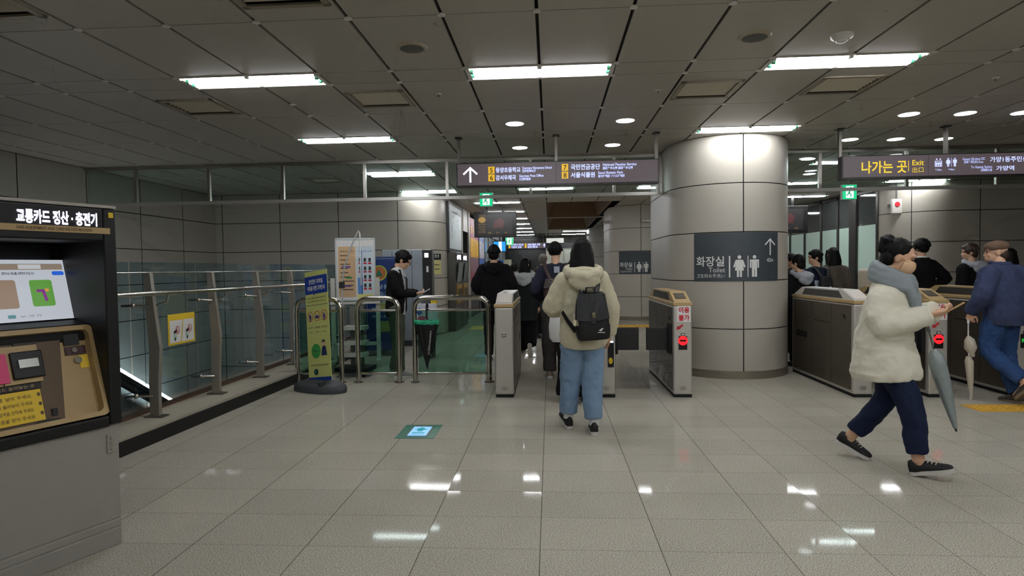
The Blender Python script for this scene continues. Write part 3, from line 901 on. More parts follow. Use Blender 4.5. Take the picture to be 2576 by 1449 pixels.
# black rubber newel at the head of the stairs
t = thing('escalator_newel', 'black rubber handrail end rising behind the curb by the stair lights', 'escalator handrail', (-4.35,7.4,-.1))
kw = dict(parent=t, local=False)
part('belt', lambda b: b.tube(bent([(-4.35,7.0,-.5),(-4.33,7.25,-.13),(-4.2,7.75,-.02),(-4.18,8.1,-.2),(-4.18,8.3,-.9)], .25), .05, 10), M_blackm, **kw)
part('skirt', lambda b: b.box(-4.36,-4.2,7.15,8.25,-2.6,-.22), M_dsteel, **kw)

# ------------------------------------------------------------------ U-shaped barrier frames
def barrier(lab, x0, x1, y=7.45):
    t = thing('barrier_frame', lab, 'barrier', ((x0+x1)/2, y, 0), group='rounded steel barrier frames')
    kw = dict(parent=t, local=False)
    R = .031
    part('frame', lambda b: b.tube(bent([(x0+R,y,.0),(x0+R,y,1.055),(x1-R,y,1.055),(x1-R,y,.0)], .15, 8), R, 16), M_tubes, **kw)
    part('upper_bar', lambda b: b.cyl((x0+2*R,y,.905),(x1-2*R,y,.905),.016,10), M_tubes, **kw)
    part('lower_bar', lambda b: b.cyl((x0+2*R,y,.115),(x1-2*R,y,.115),.016,10), M_tubes, **kw)
    part('glass_panel', lambda b: b.box(x0+2*R+.01,x1-2*R-.01,y-.004,y+.004,.13,.885), M_ggreen, **kw)
    for x in (x0+R, x1-R):
        def fl(b):
            b.cyl((x,y,0),(x,y,.012),.055,20)
            for s in (-1,1): b.ell((x+s*.045,y-.02,.014), (.012,.012,.01))
        part('base_flange', fl, M_dsteel, **kw)
    return t
barrier('narrow steel barrier frame with green glass behind the leaning banner', -3.235, -2.60)
barrier('narrow steel barrier frame with green glass in front of the man on his phone', -2.45, -1.865)
barrier('wide steel barrier frame with green glass where the umbrella hangs', -1.725, -.735)
# ------------------------------------------------------------------ ticket gates
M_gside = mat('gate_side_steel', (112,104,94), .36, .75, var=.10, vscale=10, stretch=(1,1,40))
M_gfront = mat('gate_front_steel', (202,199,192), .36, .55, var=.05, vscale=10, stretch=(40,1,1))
M_redlit = emis('stop_red', (255,20,30), 1.6)
GY, GL = 6.56, 1.62
def gate(lab, x0, x1, sticker=False, stop=False, paddle=0, kind='plain'):
    t = thing('ticket_gate', lab, 'ticket gate', ((x0+x1)/2, GY, 0), group='steel ticket gates')
    w = (x1-x0)/2
    part('base', lambda b: b.box(-w+.004,w-.004,.004,GL-.01,0,.03), M_blackm, t)
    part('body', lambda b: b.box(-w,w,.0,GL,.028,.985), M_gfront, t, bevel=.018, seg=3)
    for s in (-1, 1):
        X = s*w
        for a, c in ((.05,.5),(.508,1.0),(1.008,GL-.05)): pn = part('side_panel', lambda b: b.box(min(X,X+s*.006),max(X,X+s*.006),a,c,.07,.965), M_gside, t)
        part('sensor', lambda b: b.box(min(X,X+s*.010),max(X,X+s*.010),.17,.21,.82,.86), M_black, pn)
        part('slot', lambda b: b.box(min(X,X+s*.009),max(X,X+s*.009),.55,.95,.74,.75), M_black, pn)
        part('sensor_window', lambda b: b.box(min(X,X+s*.010),max(X,X+s*.010),1.15,1.45,.5,.58), M_black, pn)
    part('top_trim', lambda b: b.box(-w-.006,w+.006,-.008,GL+.008,.985,1.022), M_tan, t, bevel=.006)
    hp = [(.0,1.022),(.27,1.128),(1.33,1.128),(1.60,1.022)]
    hd = part('reader_hood', lambda b: b.prism(hp, lambda u, v, q: (q, u, v), -w+.012, w-.012), M_tan if kind != 'white' else M_white, t, bevel=.005)
    for s in (-1, 1):
        X = s*(w-.012)
        b = MB(); b.prism([(.27,1.035),(.36,1.112),(1.24,1.112),(1.33,1.035)], lambda u, v, q: (q, u, v), min(X,X+s*.004), max(X,X+s*.004))
        b.build('side_window', mat('hood_side', (70,68,64), .2), hd)
    Mh = plane_M((0,.0,1.024), (1,0,0), (0,.27,.106))
    if kind == 'screen':
        b = MB(); pbox(b, Mh, -w+.05,w-.05,.10,.23,.0,.004); b.build('display', mat('hood_screen', (96,92,84), .15), hd)
        b = MB(); pbox(b, Mh, -w+.042,w-.042,.09,.24,.0,.002); b.build('display_rim', M_brown, hd)
    else:
        b = MB(); pbox(b, Mh, -w+.025,w-.025,.03,.26,.0,.004); b.build('card_pad', mat('reader_pad', (214,206,196), .4), hd)
        b = MB()
        b.box(-.03,.0,.42,.50,1.128,1.1315); b.box(.005,.02,.5,.56,1.128,1.1315); b.build('pad_mark', M_ink, hd)
    F = plane_M((0,-.001,0), (1,0,0), (0,0,1))
    b = MB(); pbox(b, F, -.022,.022,.665,.692,0,.003); b.build('number_plate', M_ink, t)
    b = MB(); pquad(b, F, -.015,.015,.672,.685,.004); ppoly(b, F, [(-.01,.712),(.01,.712),(0,.724)], .003); b.build('number_mark', M_wht, t)
    b = MB(); pring(b, F, -.0, .10, .034, .022, .004, .002); pquad(b, F, -.02,.02,.096,.104,.002); b.build('maker_mark', M_dsteel, t)
    if sticker:
        F2 = plane_M((0,-.003,0), (1,0,0), (0,0,1))
        b = MB(); pbox(b, F2, -.062,.082,.812,.985,0,.001); sh = b.build('paper_notice', M_wht, t)
        b = MB(); put_text(b, '이용', .068, F2, .012, .915, align='CENTER', width=.115, bold=.0025); put_text(b, '불가', .068, F2, .012, .832, align='CENTER', width=.115, bold=.0025)
        for v in b.v: v.y -= .002
        b.build('lettering', M_red, sh)
        b = MB(); pline(b, F2, .0,.782,-.045,.745,.022,.001); ppoly(b, F2, [(-.068,.728),(-.025,.735),(-.058,.772)], .001); b.build('arrow_sticker', M_red, t)
    if stop:
        b = MB(); pbox(b, F, -.045,.045,.515,.66,0,.004); b.build('indicator_window', M_black, t)
        b = MB(); F3 = plane_M((0,-.007,0), (1,0,0), (0,0,1))
        if stop == 'red':
            pell(b, F3, 0, .612, .05, .05); b.build('stop_light', M_redlit, t)
            F4 = plane_M((0,-.009,0), (1,0,0), (0,0,1)); b = MB(); pquad(b, F4, -.033,.033,.602,.622); b.build('stop_bar', M_black, t)
        else:
            pline(b, F3, .035,.545,-.025,.60,.016); pline(b, F3, -.03,.575,-.03,.61,.016); pline(b, F3, -.035,.605,.0,.605,.016); b.build('go_light', emis('go_green', (30,150,60), .9), t)
    if kind == 'yellowpad':
        b = MB(); pbox(b, F, .02,.085,.33,.62,0,.006); pd = b.build('reader_window', M_black, t)
        b = MB(); F3 = plane_M((0,-.0085,0), (1,0,0), (0,0,1)); pell(b, F3, .05,.40,.022,.035); b.build('hand_mark', M_yel, pd)
        b = MB(); pquad(b, F3, .03,.08,.595,.615); b.build('lit_strip', emis('lit_strip', (235,225,255), 2), pd)
    for s in ((-1,1) if paddle == 2 else (paddle,) if paddle else ()):
        X = s*w
        pdl = part('flap', lambda b: b.box(min(X+s*.012,X+s*.27),max(X+s*.012,X+s*.27),.125,.145,.495,.745), mat('flap_rubber', (24,24,25), .5), t, bevel=.022, seg=4)
        b = MB(); b.box(min(X,X+s*.035),max(X,X+s*.035),.06,.20,.46,.78); b.build('hinge', M_blackm, t)
    return t
gate('steel ticket gate at the left end, touching the wide barrier frame', -.609, -.408, kind='white')
gate('steel ticket gate half hidden by the woman in the fleece hoodie', .49, .692, paddle=1, kind='yellowpad')
gate('steel ticket gate with Korean notice and red stop light beside the big pillar', 1.31, 1.507, sticker=True, stop='red', paddle=-1, kind='screen')
gate('wide-looking steel ticket gate just right of the big pillar, side panels in view', 3.175, 3.37, paddle=1, kind='white')
gate('steel ticket gate with Korean notice behind the woman in the white jacket', 3.935, 4.128, sticker=True, stop='red', paddle=-1, kind='screen')
gate('steel ticket gate with green light at the right edge of the picture', 4.79, 4.99, stop='green', kind='screen')

# ------------------------------------------------------------------ fare machine at the left edge
kz = math.atan2(-.9224, -.3863)
K = thing('fare_machine', 'black and grey fare card machine with lit screen at the left edge', 'ticket machine', (-2.254,2.999,0), kz)
M_kgrey = mat('machine_grey', (150,147,140), .5, var=.03)
M_kbk = mat('machine_black', (15,15,17), .48)
def fn(b):
    b.box(.0,.86,-.62,-.0,.14,.64)
    b.box(.0,.86,-.62,-.004,.0,.15); b.box(.0,.86,-.62,-.0,.096,.134); b.box(.0,.86,-.62,-.0,.0,.09)
part('lower_cabinet', fn, M_kgrey, K, bevel=.004)
b = MB()
lf = plane_M((0,.001,0), (-1,0,0), (0,0,1))
pbox(b, lf, -.062,-.018,.49,.585,0,.006); lk = b.build('lock_plate', M_kgrey, K, bevel=.002)
b = MB()
for z in (.515,.54,.565): b.cyl((.04,.006,z),(.04,.013,z),.008,10)
b.build('lock', M_tubes, lk)
def fn(b):
    b.box(-.012,.05,-.62,.02,.635,1.742)             # far cheek
    b.box(.81,.872,-.62,.02,.635,1.742)
    b.box(.05,.81,-.62,.02,1.575,1.742)              # head
    b.box(.05,.81,-.62,.02,.628,.685)                # sill
    b.box(.05,.81,-.62,-.45,.685,1.575)              # back
    b.prism([(-.272,1.172),(-.142,1.152),(-.142,.9),(-.272,.9)], lambda u, v, q: (q, u, v), .05, .81)
part('housing', fn, M_kbk, K, bevel=.01, seg=3)
part('top_edge', lambda b: b.box(-.014,.874,-.62,.024,1.742,1.758), mat('machine_edge', (168,164,156), .4), K, bevel=.004)
hf = plane_M((.86,.0225,0), (-1,0,0), (0,0,1))
b = MB(); put_text(b, '교통카드 정산 · 충전기', .068, hf, .432, 1.655, width=.345, bold=.0022); b.build('lit_lettering', emis('machine_white_text', (225,225,255), 5), K)
b = MB(); pbox(b, hf, .28,.838,1.612,1.642,0,.002); sp_ = b.build('name_strip', M_tan, K)
b = MB(); put_text(b, 'FARE ADJUSTMENT AND CARD RELOAD MACHINE', .02, plane_M((.86,.0255,0), (-1,0,0), (0,0,1)), .43, 1.62, width=.32, bold=.0004); b.build('lettering', M_brown, sp_)
b = MB(); pbox(b, hf, .832,.856,1.695,1.722,0,.002); b.build('yellow_badge', M_yel, K)
# tilted screen
SA, SB = Vector((.86,-.27,1.178)), Vector((.86,-.36,1.486))
Ms = plane_M(SA, (-1,0,0), SB-SA)     # x: 0.05 (near side) .. 0.81 far edge ; y up the screen
sx = lambda u: .86-u
scr = part('screen', lambda b: pquad(b, Ms, .06, .81, .0, .322), emis('screen_white', (206,212,222), .62), K)
def at_s(k): return plane_M(SA + (Vector((-1,0,0)).cross((SB-SA).normalized()))*k, (-1,0,0), SB-SA)
b = MB(); pquad(b, at_s(.002), .06,.80,.268,.30); b.build('title_band', emis('screen_band', (176,158,140), .45), scr)
b = MB(); pquad(b, at_s(.003), .60,.70,.272,.296); b.build('tab', emis('screen_tab', (212,214,218), .6), scr)
def rrect(b, M, x0, x1, y0, y1, r):
    pts = []
    for cx, cy, a0 in ((x1-r,y0+r,-90),(x1-r,y1-r,0),(x0+r,y1-r,90),(x0+r,y0+r,180)):
        for k in range(6):
            a = math.radians(a0+18*k); pts.append((cx+r*math.cos(a), cy+r*math.sin(a)))
    ppoly(b, M, pts)
b = MB(); rrect(b, at_s(.003), sx(.115), sx(.058), .237, .259, .010); b.build('blue_button', emis('screen_blue', (44,104,220), .7), scr)
b = MB(); rrect(b, at_s(.003), sx(.226), sx(.124), .073, .213, .012); b.build('green_card', emis('screen_green', (104,170,70), .6), scr)
b = MB(); pline(b, at_s(.005), sx(.20), .155, sx(.166), .155, .014); pline(b, at_s(.005), sx(.171), .157, sx(.162), .10, .014); b.build('purple_mark', emis('screen_purple', (140,40,150), .6), scr)
b = MB(); pell(b, at_s(.005), sx(.153), .158, .010, .009); b.build('orange_mark', emis('screen_orange', (220,150,80), .7), scr)
b = MB(); rrect(b, at_s(.003), sx(.40), sx(.285), .068, .215, .012); b.build('brown_card', emis('screen_brown', (176,150,128), .5), scr)
b = MB(); rrect(b, at_s(.003), sx(.342), sx(.309), .018, .036, .004); b.build('teal_button', emis('screen_teal', (90,150,158), .6), scr)
b = MB(); put_text(b, '원하시는 메뉴를 선택하여 주십시오', .016, at_s(.003), sx(.335), .243, width=.14, bold=.0006)
for u, tx in ((.29,'English'),(.255,'日本語'),(.22,'中文')): put_text(b, tx, .014, at_s(.003), sx(u), .021, width=.022)
b.build('screen_text', emis('screen_grey_text', (112,118,132), .45), scr)
# tan control panel
TA, TB = Vector((.86,.006,.69)), Vector((.86,-.136,1.15))
def at_t(k): return plane_M(TA + (Vector((-1,0,0)).cross((TB-TA).normalized()))*k, (-1,0,0), TB-TA)
Mt = at_t(0)
b = MB()
rim = []
pts = []
for cx, cy, a0 in ((.815-.03,.0+.03,-90),(.815-.03,.478-.03,0),(.06,.478-.03,90),(.06,.03,180)):
    for k in range(6):
        a = math.radians(a0+18*k); pts.append((cx+.03*math.cos(a), cy+.03*math.sin(a)))
n = len(pts)
cx_, cy_ = .43, .24
inn = [(cx_+(x-cx_)*.935, cy_+(y-cy_)*.90) for x, y in pts]
o3 = [Mt @ Vector((x,y,.012)) for x, y in pts]; i3 = [Mt @ Vector((x,y,.012)) for x, y in inn]; d3 = [Mt @ Vector((x,y,-.03)) for x, y in inn]; b3 = [Mt @ Vector((x,y,-.03)) for x, y in pts]
b.add(o3+i3, [(i,(i+1) % n,n+(i+1) % n,n+i) for i in range(n)]); b.add(i3+d3, [(i,(i+1) % n,n+(i+1) % n,n+i) for i in range(n)])
b.add(b3+o3, [(i,(i+1) % n,n+(i+1) % n,n+i) for i in range(n)]); b.add(d3, [list(range(n))])
tp_ = b.build('control_panel', M_tan, K)
Mi = at_t(-.029)
b = MB()
ppoly(b, at_t(-.026), [(sx(.60),.44),(sx(.185),.44),(sx(.235),.02),(sx(.60),.02)]); b.build('brown_recess', M_brown, tp_)
b = MB()
pbox(b, Mi, sx(.455),sx(.30),.225,.405,.0,.02); pbox(b, Mi, sx(.62),sx(.46),.225,.405,.0,.02); pl_ = b.build('tan_block', M_tan, tp_)
b = MB(); pbox(b, Mi, sx(.42),sx(.29),.245,.375,.0,.035); rd = b.build('note_slot', M_kbk, tp_, bevel=.006)
b = MB(); pbox(b, Mi, sx(.395),sx(.315),.295,.335,.03,.042); b.build('slot_mouth', mat('slot_silver', (170,172,168), .25, .7), rd)
b = MB(); pbox(b, Mi, sx(.60),sx(.435),.235,.372,.0,.03); b.build('pink_slot', mat('pink_plastic', (206,54,110), .4), tp_)
b = MB(); pbox(b, Mi, sx(.39),sx(.295),.38,.42,.0,.012); b.build('label_plate', mat('label_dark', (48,38,28), .5), tp_)
b = MB(); pbox(b, Mi, sx(.62),sx(.31),.195,.222,.0,.012); b.build('caption_bar', mat('caption_black', (20,16,12), .5), tp_)
b = MB(); pbox(b, Mi, sx(.66),sx(.318),.04,.19,.0,.010); yp = b.build('instruction_plate', M_yel, tp_)
b = MB()
for k in range(3): pell(b, at_t(-.0175), sx(.328), .165-.045*k, .007, .009)
for k in range(4): put_text(b, ['지폐를 넣어 주세요','카드를 올려놓아 주세요','충전 금액을 선택해 주세요','영수증을 받아 주세요'][k], .02, at_t(-.0175), sx(.53), .155-.033*k, width=.17)
b.build('lettering', M_brown, yp)
b = MB(); put_text(b, '교통카드 올려놓는 곳', .018, at_t(-.0155), sx(.53), .202, width=.19); b.build('caption_text', M_tan, tp_)
b = MB(); pbox(b, Mi, sx(.175),sx(.105),.385,.445,.0,.01); b.build('dark_plate', M_kbk, tp_); part('dark_button', lambda b: pbox(b, Mi, sx(.285),sx(.262),.05,.085,-.0,.01), M_kbk, tp_)
b = MB(); pbox(b, Mi, sx(.175),sx(.08),.335,.378,.0,.008); cp = b.build('coin_plate', mat('coin_maroon', (66,34,34), .4), tp_)
b = MB()
Mc = at_t(-.02); q = Mc.to_3x3().col[2]
for u, v in ((.137,.357),): b.cyl(Mc @ Vector((sx(u),v,0)), Mc @ Vector((sx(u),v,.008)), .013, 16)
b.cyl(Mi @ Vector((sx(.128),.305,0)), Mi @ Vector((sx(.128),.305,.016)), .017, 16)
b.build('coin_button', M_tubes, cp)
b = MB(); pbox(b, Mi, sx(.118),sx(.076),.262,.33,.0,.004); b.build('yellow_sticker', M_yel, tp_)
b = MB(); ppoly(b, at_t(-.02), [(sx(.39),.016),(sx(.23),.012),(sx(.26),.034),(sx(.34),.042)]); b.build('receipt_tray', M_kbk, tp_)
for o in (tp_,): pass

# ------------------------------------------------------------------ green floor light
t = thing('floor_light', 'green mat with a glowing blue arrow panel set in the floor', 'floor sign', (-1.15,5.17,0))
kw = dict(parent=t, local=False)
part('mat', lambda b: b.box(-1.315,-.985,4.955,5.385,0,.003), mat('green_mat', (20,112,88), .35), **kw)
part('bezel', lambda b: b.box(-1.235,-1.05,5.01,5.34,.003,.006), mat('marker_bezel', (110,112,104), .3), **kw)
part('lit_panel', lambda b: b.box(-1.222,-1.065,5.02,5.30,.006,.009), emis('marker_blue', (130,186,255), 1.1), **kw)
M = plane_M((0,0,.0105), (1,0,0), (0,1,0))
def fn(b):
    pline(b, M, -1.143,5.14,-1.143,5.22,.05); ppoly(b, M, [(-1.205,5.19),(-1.143,5.28),(-1.08,5.19)]); pquad(b, M, -1.2,-1.09,5.08,5.115); pquad(b, M, -1.2,-1.09,5.04,5.055)
part('arrow', fn, emis('marker_teal', (20,150,160), .8), **kw)
# ------------------------------------------------------------------ tactile paving
def tactile(lab, pts):
    t = thing('tactile_paving', lab, 'tactile paving', (pts[0][0],pts[0][1],0), group='yellow tactile paving strips')
    M_t = mat('tactile_yellow', (214,164,52), .5, var=.06)
    part('strip', lambda b: b.prism(pts, lambda u, w, q: (u, w, q), .0, .004), M_t, t, local=False)
    xs = [p[0] for p in pts]; yy = [p[1] for p in pts]
    def dots(b):
        x = min(xs)+.05
        while x < max(xs)-.03:
            y = min(yy)+.04
            while y < max(yy)-.02:
                b.tube([(x,y,.004),(x,y,.009)], [.016,.010], 8); y += .06
            x += .06
    d = part('stud', dots, M_t, t, local=False); d['kind'] = 'stuff'
tactile('yellow tactile paving strip on the floor at the right edge', [(4.03,5.93),(6.5,5.93),(6.5,6.22),(4.03,6.22)])
tactile('yellow tactile paving strip on the floor beyond the wide barrier frame', [(-1.9,13.9),(-1.55,13.9),(-1.55,14.8),(-1.9,14.8)])
tactile('yellow tactile paving strip in front of the second pillar', [(1.2,14.2),(3.2,14.2),(3.2,14.8),(1.2,14.8)])

# ------------------------------------------------------------------ leaning banner
BN = thing('standing_banner', 'leaning yellow and blue notice banner on a dark plastic base', 'banner', (-2.72,6.95,0), math.radians(-25))
def fn(b):
    b.rings([[Vector((.36*math.cos(a)*k*(1+.06*math.cos(3*a)), .22*math.sin(a)*k*(1+.10*math.cos(2*a)), z)) for a in [2*PI*j/32 for j in range(32)]] for k, z in ((.98,0),(1,.03),(.97,.075),(.80,.105),(.4,.125),(.2,.13))])
bs_ = part('base', fn, mat('banner_base', (70,72,76), .6), BN)
part('filler_cap', lambda b: b.cyl((.16,-.12,.08),(.16,-.13,.14),.045,14), M_dgrey, BN)
part('pole', lambda b: b.tube([(.03,.035,.1),(-.06,.09,.75),(-.145,.15,1.40)], .011, 8), mat('pole_grey', (150,150,146), .4), BN)
BW, BH = .37, 1.31
ux = Vector((.96,-.10,-.0)); 
tilt = Vector((-.135,.10,1)).normalized()
Bo = Vector((-.155,-.02,.095))
Mb = plane_M(Bo, (.985,.0,.13), tilt)
Rn = Mb.to_3x3().col[2]
def atb(k): return plane_M(Bo + Rn*k, (.985,.0,.13), tilt)
M_by = mat('banner_yellow', (204,208,124), .5)
b = MB(); pbox(b, Mb, 0, BW, 0, BH, -.003, .003); sh = b.build('sheet', M_by, BN)
b = MB(); pquad(b, atb(.005), 0, BW, BH*.79, BH*.955); ppoly(b, atb(.005), [(BW*.36,BH*.795),(BW*.46,BH*.795),(BW*.41,BH*.775)]); b.build('blue_field', M_blue, sh); part('blue_foot', lambda b: pquad(b, atb(.005), 0, BW, 0, BH*.035), M_blue, sh)
b = MB(); put_text(b, '안전한 지하철', .06, atb(.007), BW*.5, BH*.885, align='CENTER', width=BW*.62, bold=.0015); put_text(b, '이용을 위한 고객안내', .06, atb(.007), BW*.5, BH*.825, align='CENTER', width=BW*.78, bold=.0015); b.build('lettering', M_wht, sh)
b = MB()
for k, (tx, yv) in enumerate((('안전하고 쾌적한 지하철 이용을 위하여',.745),('다음 사항을 지켜 주시기 바랍니다',.715))): put_text(b, tx, .024, atb(.006), BW*.5, BH*yv, align='CENTER', width=BW*.8)
pquad(b, atb(.005), BW*.02, BW*.98, BH*.685, BH*.688)
for k, tx in enumerate(('뛰지 않기','금연','기대지 않기')):
    put_text(b, tx, .026, atb(.006), BW*(.18+.31*k), BH*.475, align='CENTER', width=BW*.22); put_text(b, '안내', .02, atb(.006), BW*(.18+.31*k), BH*.435, align='CENTER')
put_text(b, '고객 여러분의 협조를 부탁드립니다', .024, atb(.006), BW*.5, BH*.135, align='CENTER', width=BW*.8)
b.build('small_print', M_ink, sh)
b = MB()
for k in range(3): pring(b, atb(.006), BW*(.18+.31*k), BH*.585, .05, .062, .006)
for k in range(3): pline(b, atb(.007), BW*(.18+.31*k)-.034, BH*.585+.042, BW*(.18+.31*k)+.034, BH*.585-.042, .006)
b.build('ban_ring', M_red, sh)
b = MB(); pquad(b, atb(.006), BW*.41, BW*.57, BH*.565, BH*.59); pict_man(b, atb(.006), BW*.18, BH*.545, .085); pict_woman(b, atb(.006), BW*.80, BH*.545, .085); b.build('ban_picture', M_blue, sh)
b = MB(); pell(b, atb(.006), BW*.38, BH*.27, .075, .085); b.build('green_bubble', M_green, sh)
b = MB(); put_text(b, '감사합니다', .024, atb(.008), BW*.38, BH*.265, align='CENTER', width=.1); pell(b, atb(.007), BW*.35, BH*.082, .034, .036); b.build('bubble_text', mat('deep_green', (24,90,60), .5), sh)
b = MB(); pell(b, atb(.007), BW*.72, BH*.335, .026, .032); b.build('drawn_face', mat('drawn_skin', (222,180,150), .5), sh)
b = MB(); ppoly(b, atb(.0065), [(BW*.6,BH*.225),(BW*.86,BH*.225),(BW*.82,BH*.30),(BW*.74,BH*.315),(BW*.66,BH*.30)]); pring(b, atb(.008), BW*.35, BH*.082, .034, .036, .012); b.build('drawn_uniform', mat('drawn_navy', (36,46,92), .5), sh)
b = MB(); ppoly(b, atb(.0085), [(BW*.65,BH*.345),(BW*.8,BH*.345),(BW*.78,BH*.365),(BW*.67,BH*.365)]); b.build('drawn_cap', mat('drawn_capgreen', (70,80,70), .5), sh)

# ------------------------------------------------------------------ notice board, white stand, blue banner, cabinet
NB = thing('notice_board', 'white framed notice board with orange and blue posters on a stand', 'notice board', (-2.85,8.75,0), math.radians(14))
part('board', lambda b: b.box(-.27,.27,-.012,.012,.98,1.86), M_wht, NB)
def fr(b):
    b.box(-.285,-.262,-.02,.02,.965,1.88); b.box(.262,.285,-.02,.02,.965,1.88); b.box(-.285,.285,-.02,.02,1.86,1.885); b.box(-.285,.285,-.02,.02,.965,.985)
part('frame', fr, mat('pale_frame', (198,206,206), .35, .2), NB)
Nf = plane_M((0,-.014,0), (1,0,0), (0,0,1)); Ng = plane_M((0,-.016,0), (1,0,0), (0,0,1))
p_ = part('poster', lambda b: pquad(b, Nf, -.245,.0,1.02,1.76), mat('poster_peach', (216,180,140), .5), NB)
b = MB(); put_text(b, '모바일 승차권 안내', .028, Ng, -.22, 1.68, width=.2)
for k in range(9): pquad(b, Ng, -.215, -.215+random.uniform(.10,.2), 1.62-.062*k, 1.632-.062*k)
b.build('print', M_ink, p_)
[part('purple_tab', lambda b: pquad(b, Ng, -.2,-.07,za,za+.025), mat('purple', (112,76,168), .5), p_) for za in (1.45,1.17)]
b = MB(); pquad(b, Ng, -.14,-.05,1.29,1.315); b.build('green_tab', M_green, p_)
p_ = part('poster', lambda b: pquad(b, Nf, .02,.25,1.02,1.76), mat('poster_paleblue', (206,220,230), .5), NB)
b = MB(); put_text(b, '이용방법 안내', .03, Ng, .04, 1.68, width=.19); pquad(b, Ng, .03,.1,1.06,1.30); pquad(b, Ng, .08,.095,1.06,1.7); b.build('print', mat('print_blue', (92,140,206), .5), p_)
b = MB()
for k in range(4):
    for q in (0,1,2):
        if q == 0 and k > 1: continue
        pquad(b, Ng, .045+.068*q, .09+.068*q, 1.50-.125*k, 1.525-.125*k)
b.build('red_tab', M_red, p_)
b = MB()
for k in range(4):
    for q in (0,1,2):
        if q == 0 and k > 1: continue
        pquad(b, Ng, .05+.068*q, .085+.068*q, 1.535-.125*k, 1.59-.125*k)
b.build('small_picture', M_dgrey, p_)
part('yellow_slip', lambda b: pquad(b, plane_M((0,-.017,0),(1,0,0),(0,0,1)), .02,.25,.99,1.06), mat('slip_yellow', (226,222,140), .5), NB)
for x in (-.33,.31): part('upright', lambda b: b.box(x-.03,x+.03,-.02,.02,.06,1.3), M_white, NB)
for x in (-.33,.31):
    part('foot', lambda b: (b.box(x-.03,x+.03,-.26,.26,.06,.11), [b.ell((x,s*.23,.035),(.018,.035,.035)) for s in (-1,1)]), M_white, NB)
part('crossbar', lambda b: b.box(-.33,.31,-.02,.02,.3,.35), M_white, NB)
part('tray', lambda b: b.box(-.36,.34,-.1,.02,.92,.95), M_white, NB)
t = thing('white_pole', 'thin bent white pole leaning in front of the notice board', 'pole', (-2.93,8.38,0))
part('rod', lambda b: b.tube([(-2.93,8.38,.02),(-2.93,8.38,1.25),(-2.88,8.38,1.5),(-2.77,8.38,1.78),(-2.70,8.38,1.93),(-2.68,8.38,1.96),(-2.66,8.38,1.93),(-2.655,8.38,1.2)], .011, 8), mat('rod_silver', (206,208,206), .3, .3), t, local=False)
part('clip', lambda b: b.box(-2.965,-2.90,8.35,8.41,1.16,1.25), M_dgrey, t, local=False)
part('foot', lambda b: b.box(-3.03,-2.83,8.28,8.48,0,.03), M_dgrey, t, local=False)
t = thing('hand_truck', 'low grey trolley with wheels parked behind the barrier frames', 'trolley', (-2.62,8.05,0))
part('deck', lambda b: b.box(-2.85,-2.40,7.78,8.15,.06,.12), M_blackm, t, local=False)
part('panel', lambda b: b.box(-2.70,-2.52,8.0,8.04,.12,.92), mat('trolley_grey', (118,116,112), .5), t, local=False)
[part('shelf', lambda b: b.box(-2.74,-2.46,7.85,8.05,z,z+.05), M_white, t, local=False) for z in (.26,.42,.62)]
for x in (-2.78,-2.47):
    part('wheel', lambda b: b.cyl((x-.015,7.84,.035),(x+.015,7.84,.035),.035,14), M_black, t, local=False)
BB = thing('blue_banner', 'tall blue notice panel with a round emblem behind the man on his phone', 'banner', (-2.78,9.95,0), math.radians(6))
part('panel', lambda b: b.box(-.29,.29,-.02,.02,.07,1.63), mat('panel_blue', (16,52,124), .45, var=.05), BB)
Bf = plane_M((0,-.0215,0), (1,0,0), (0,0,1)); Bg = plane_M((0,-.023,0), (1,0,0), (0,0,1))
b = MB()
for a in ((-.27,.27,1.595,1.60),(-.27,-.265,.4,1.6),(.265,.27,.4,1.6)): pquad(b, Bf, *a)
for k, tx in enumerate(('비상용품','이 승강장','수 있습니다','응급 장비','안내판')): put_text(b, tx, .085 if k < 3 else .05, Bf, -.2, 1.1-.12*k, width=.4, bold=.001)
b.build('lettering', mat('print_paleblue', (176,206,214), .5), BB)
b = MB(); pring(b, Bf, -.06, 1.36, .13, .13, .025); b.build('emblem_ring', mat('emblem_yellow', (190,190,60), .5), BB)
b = MB(); pell(b, Bf, -.06, 1.36, .1, .1); b.build('emblem_disc', mat('emblem_orange', (190,110,50), .5), BB)
b = MB(); ppoly(b, Bg, [(-.12,1.31),(0,1.31),(-.06,1.42)]); b.build('emblem_triangle', mat('emblem_green', (30,130,100), .5), BB)
b = MB(); pquad(b, Bg, -.12,.1,.72,.87); pquad(b, Bg, -.12,.1,.38,.56); b.build('yellow_label', mat('label_olive', (150,164,92), .5), BB)
part('stand', lambda b: (b.box(-.3,.3,-.2,.2,.0,.03), b.box(-.03,.03,-.015,.015,.02,.1)), M_dgrey, BB)
CB = thing('card_machine', 'tall pale grey machine cabinet with black reader panel by the curved wall', 'machine', (-2.62,11.15,0), math.radians(8))
part('cabinet', lambda b: b.box(-.48,.26,-.1,.55,0,1.78), mat('cabinet_grey', (148,156,164), .42, .2), CB, bevel=.01)
part('side_face', lambda b: b.box(.26,.44,-.12,.5,0,1.78), mat('cabinet_dark', (96,96,94), .4, .4), CB, bevel=.006)
part('reader_panel', lambda b: b.box(.27,.425,-.15,-.12,.92,1.77), M_black, CB, bevel=.006)
b = MB(); b.box(.30,.37,-.153,-.15,1.63,1.71); b.build('lit_label', emis('label_white', (235,235,255), 2.2), CB)
b = MB(); b.box(.33,.37,-.153,-.15,1.36,1.47); b.build('pale_sticker', M_wht, CB)
[part('seam', lambda b: b.box(x,x+.008,-.103,-.1,.02,1.76), M_dgrey, CB) for x in (-.30,.06)]
part('plinth', lambda b: b.box(-.49,.45,-.125,.55,0,.1), M_dgrey, CB)
t = thing('yellow_tag_box', 'small yellow box at the side of the tall grey machine', 'box', (-2.12,10.98,.72))
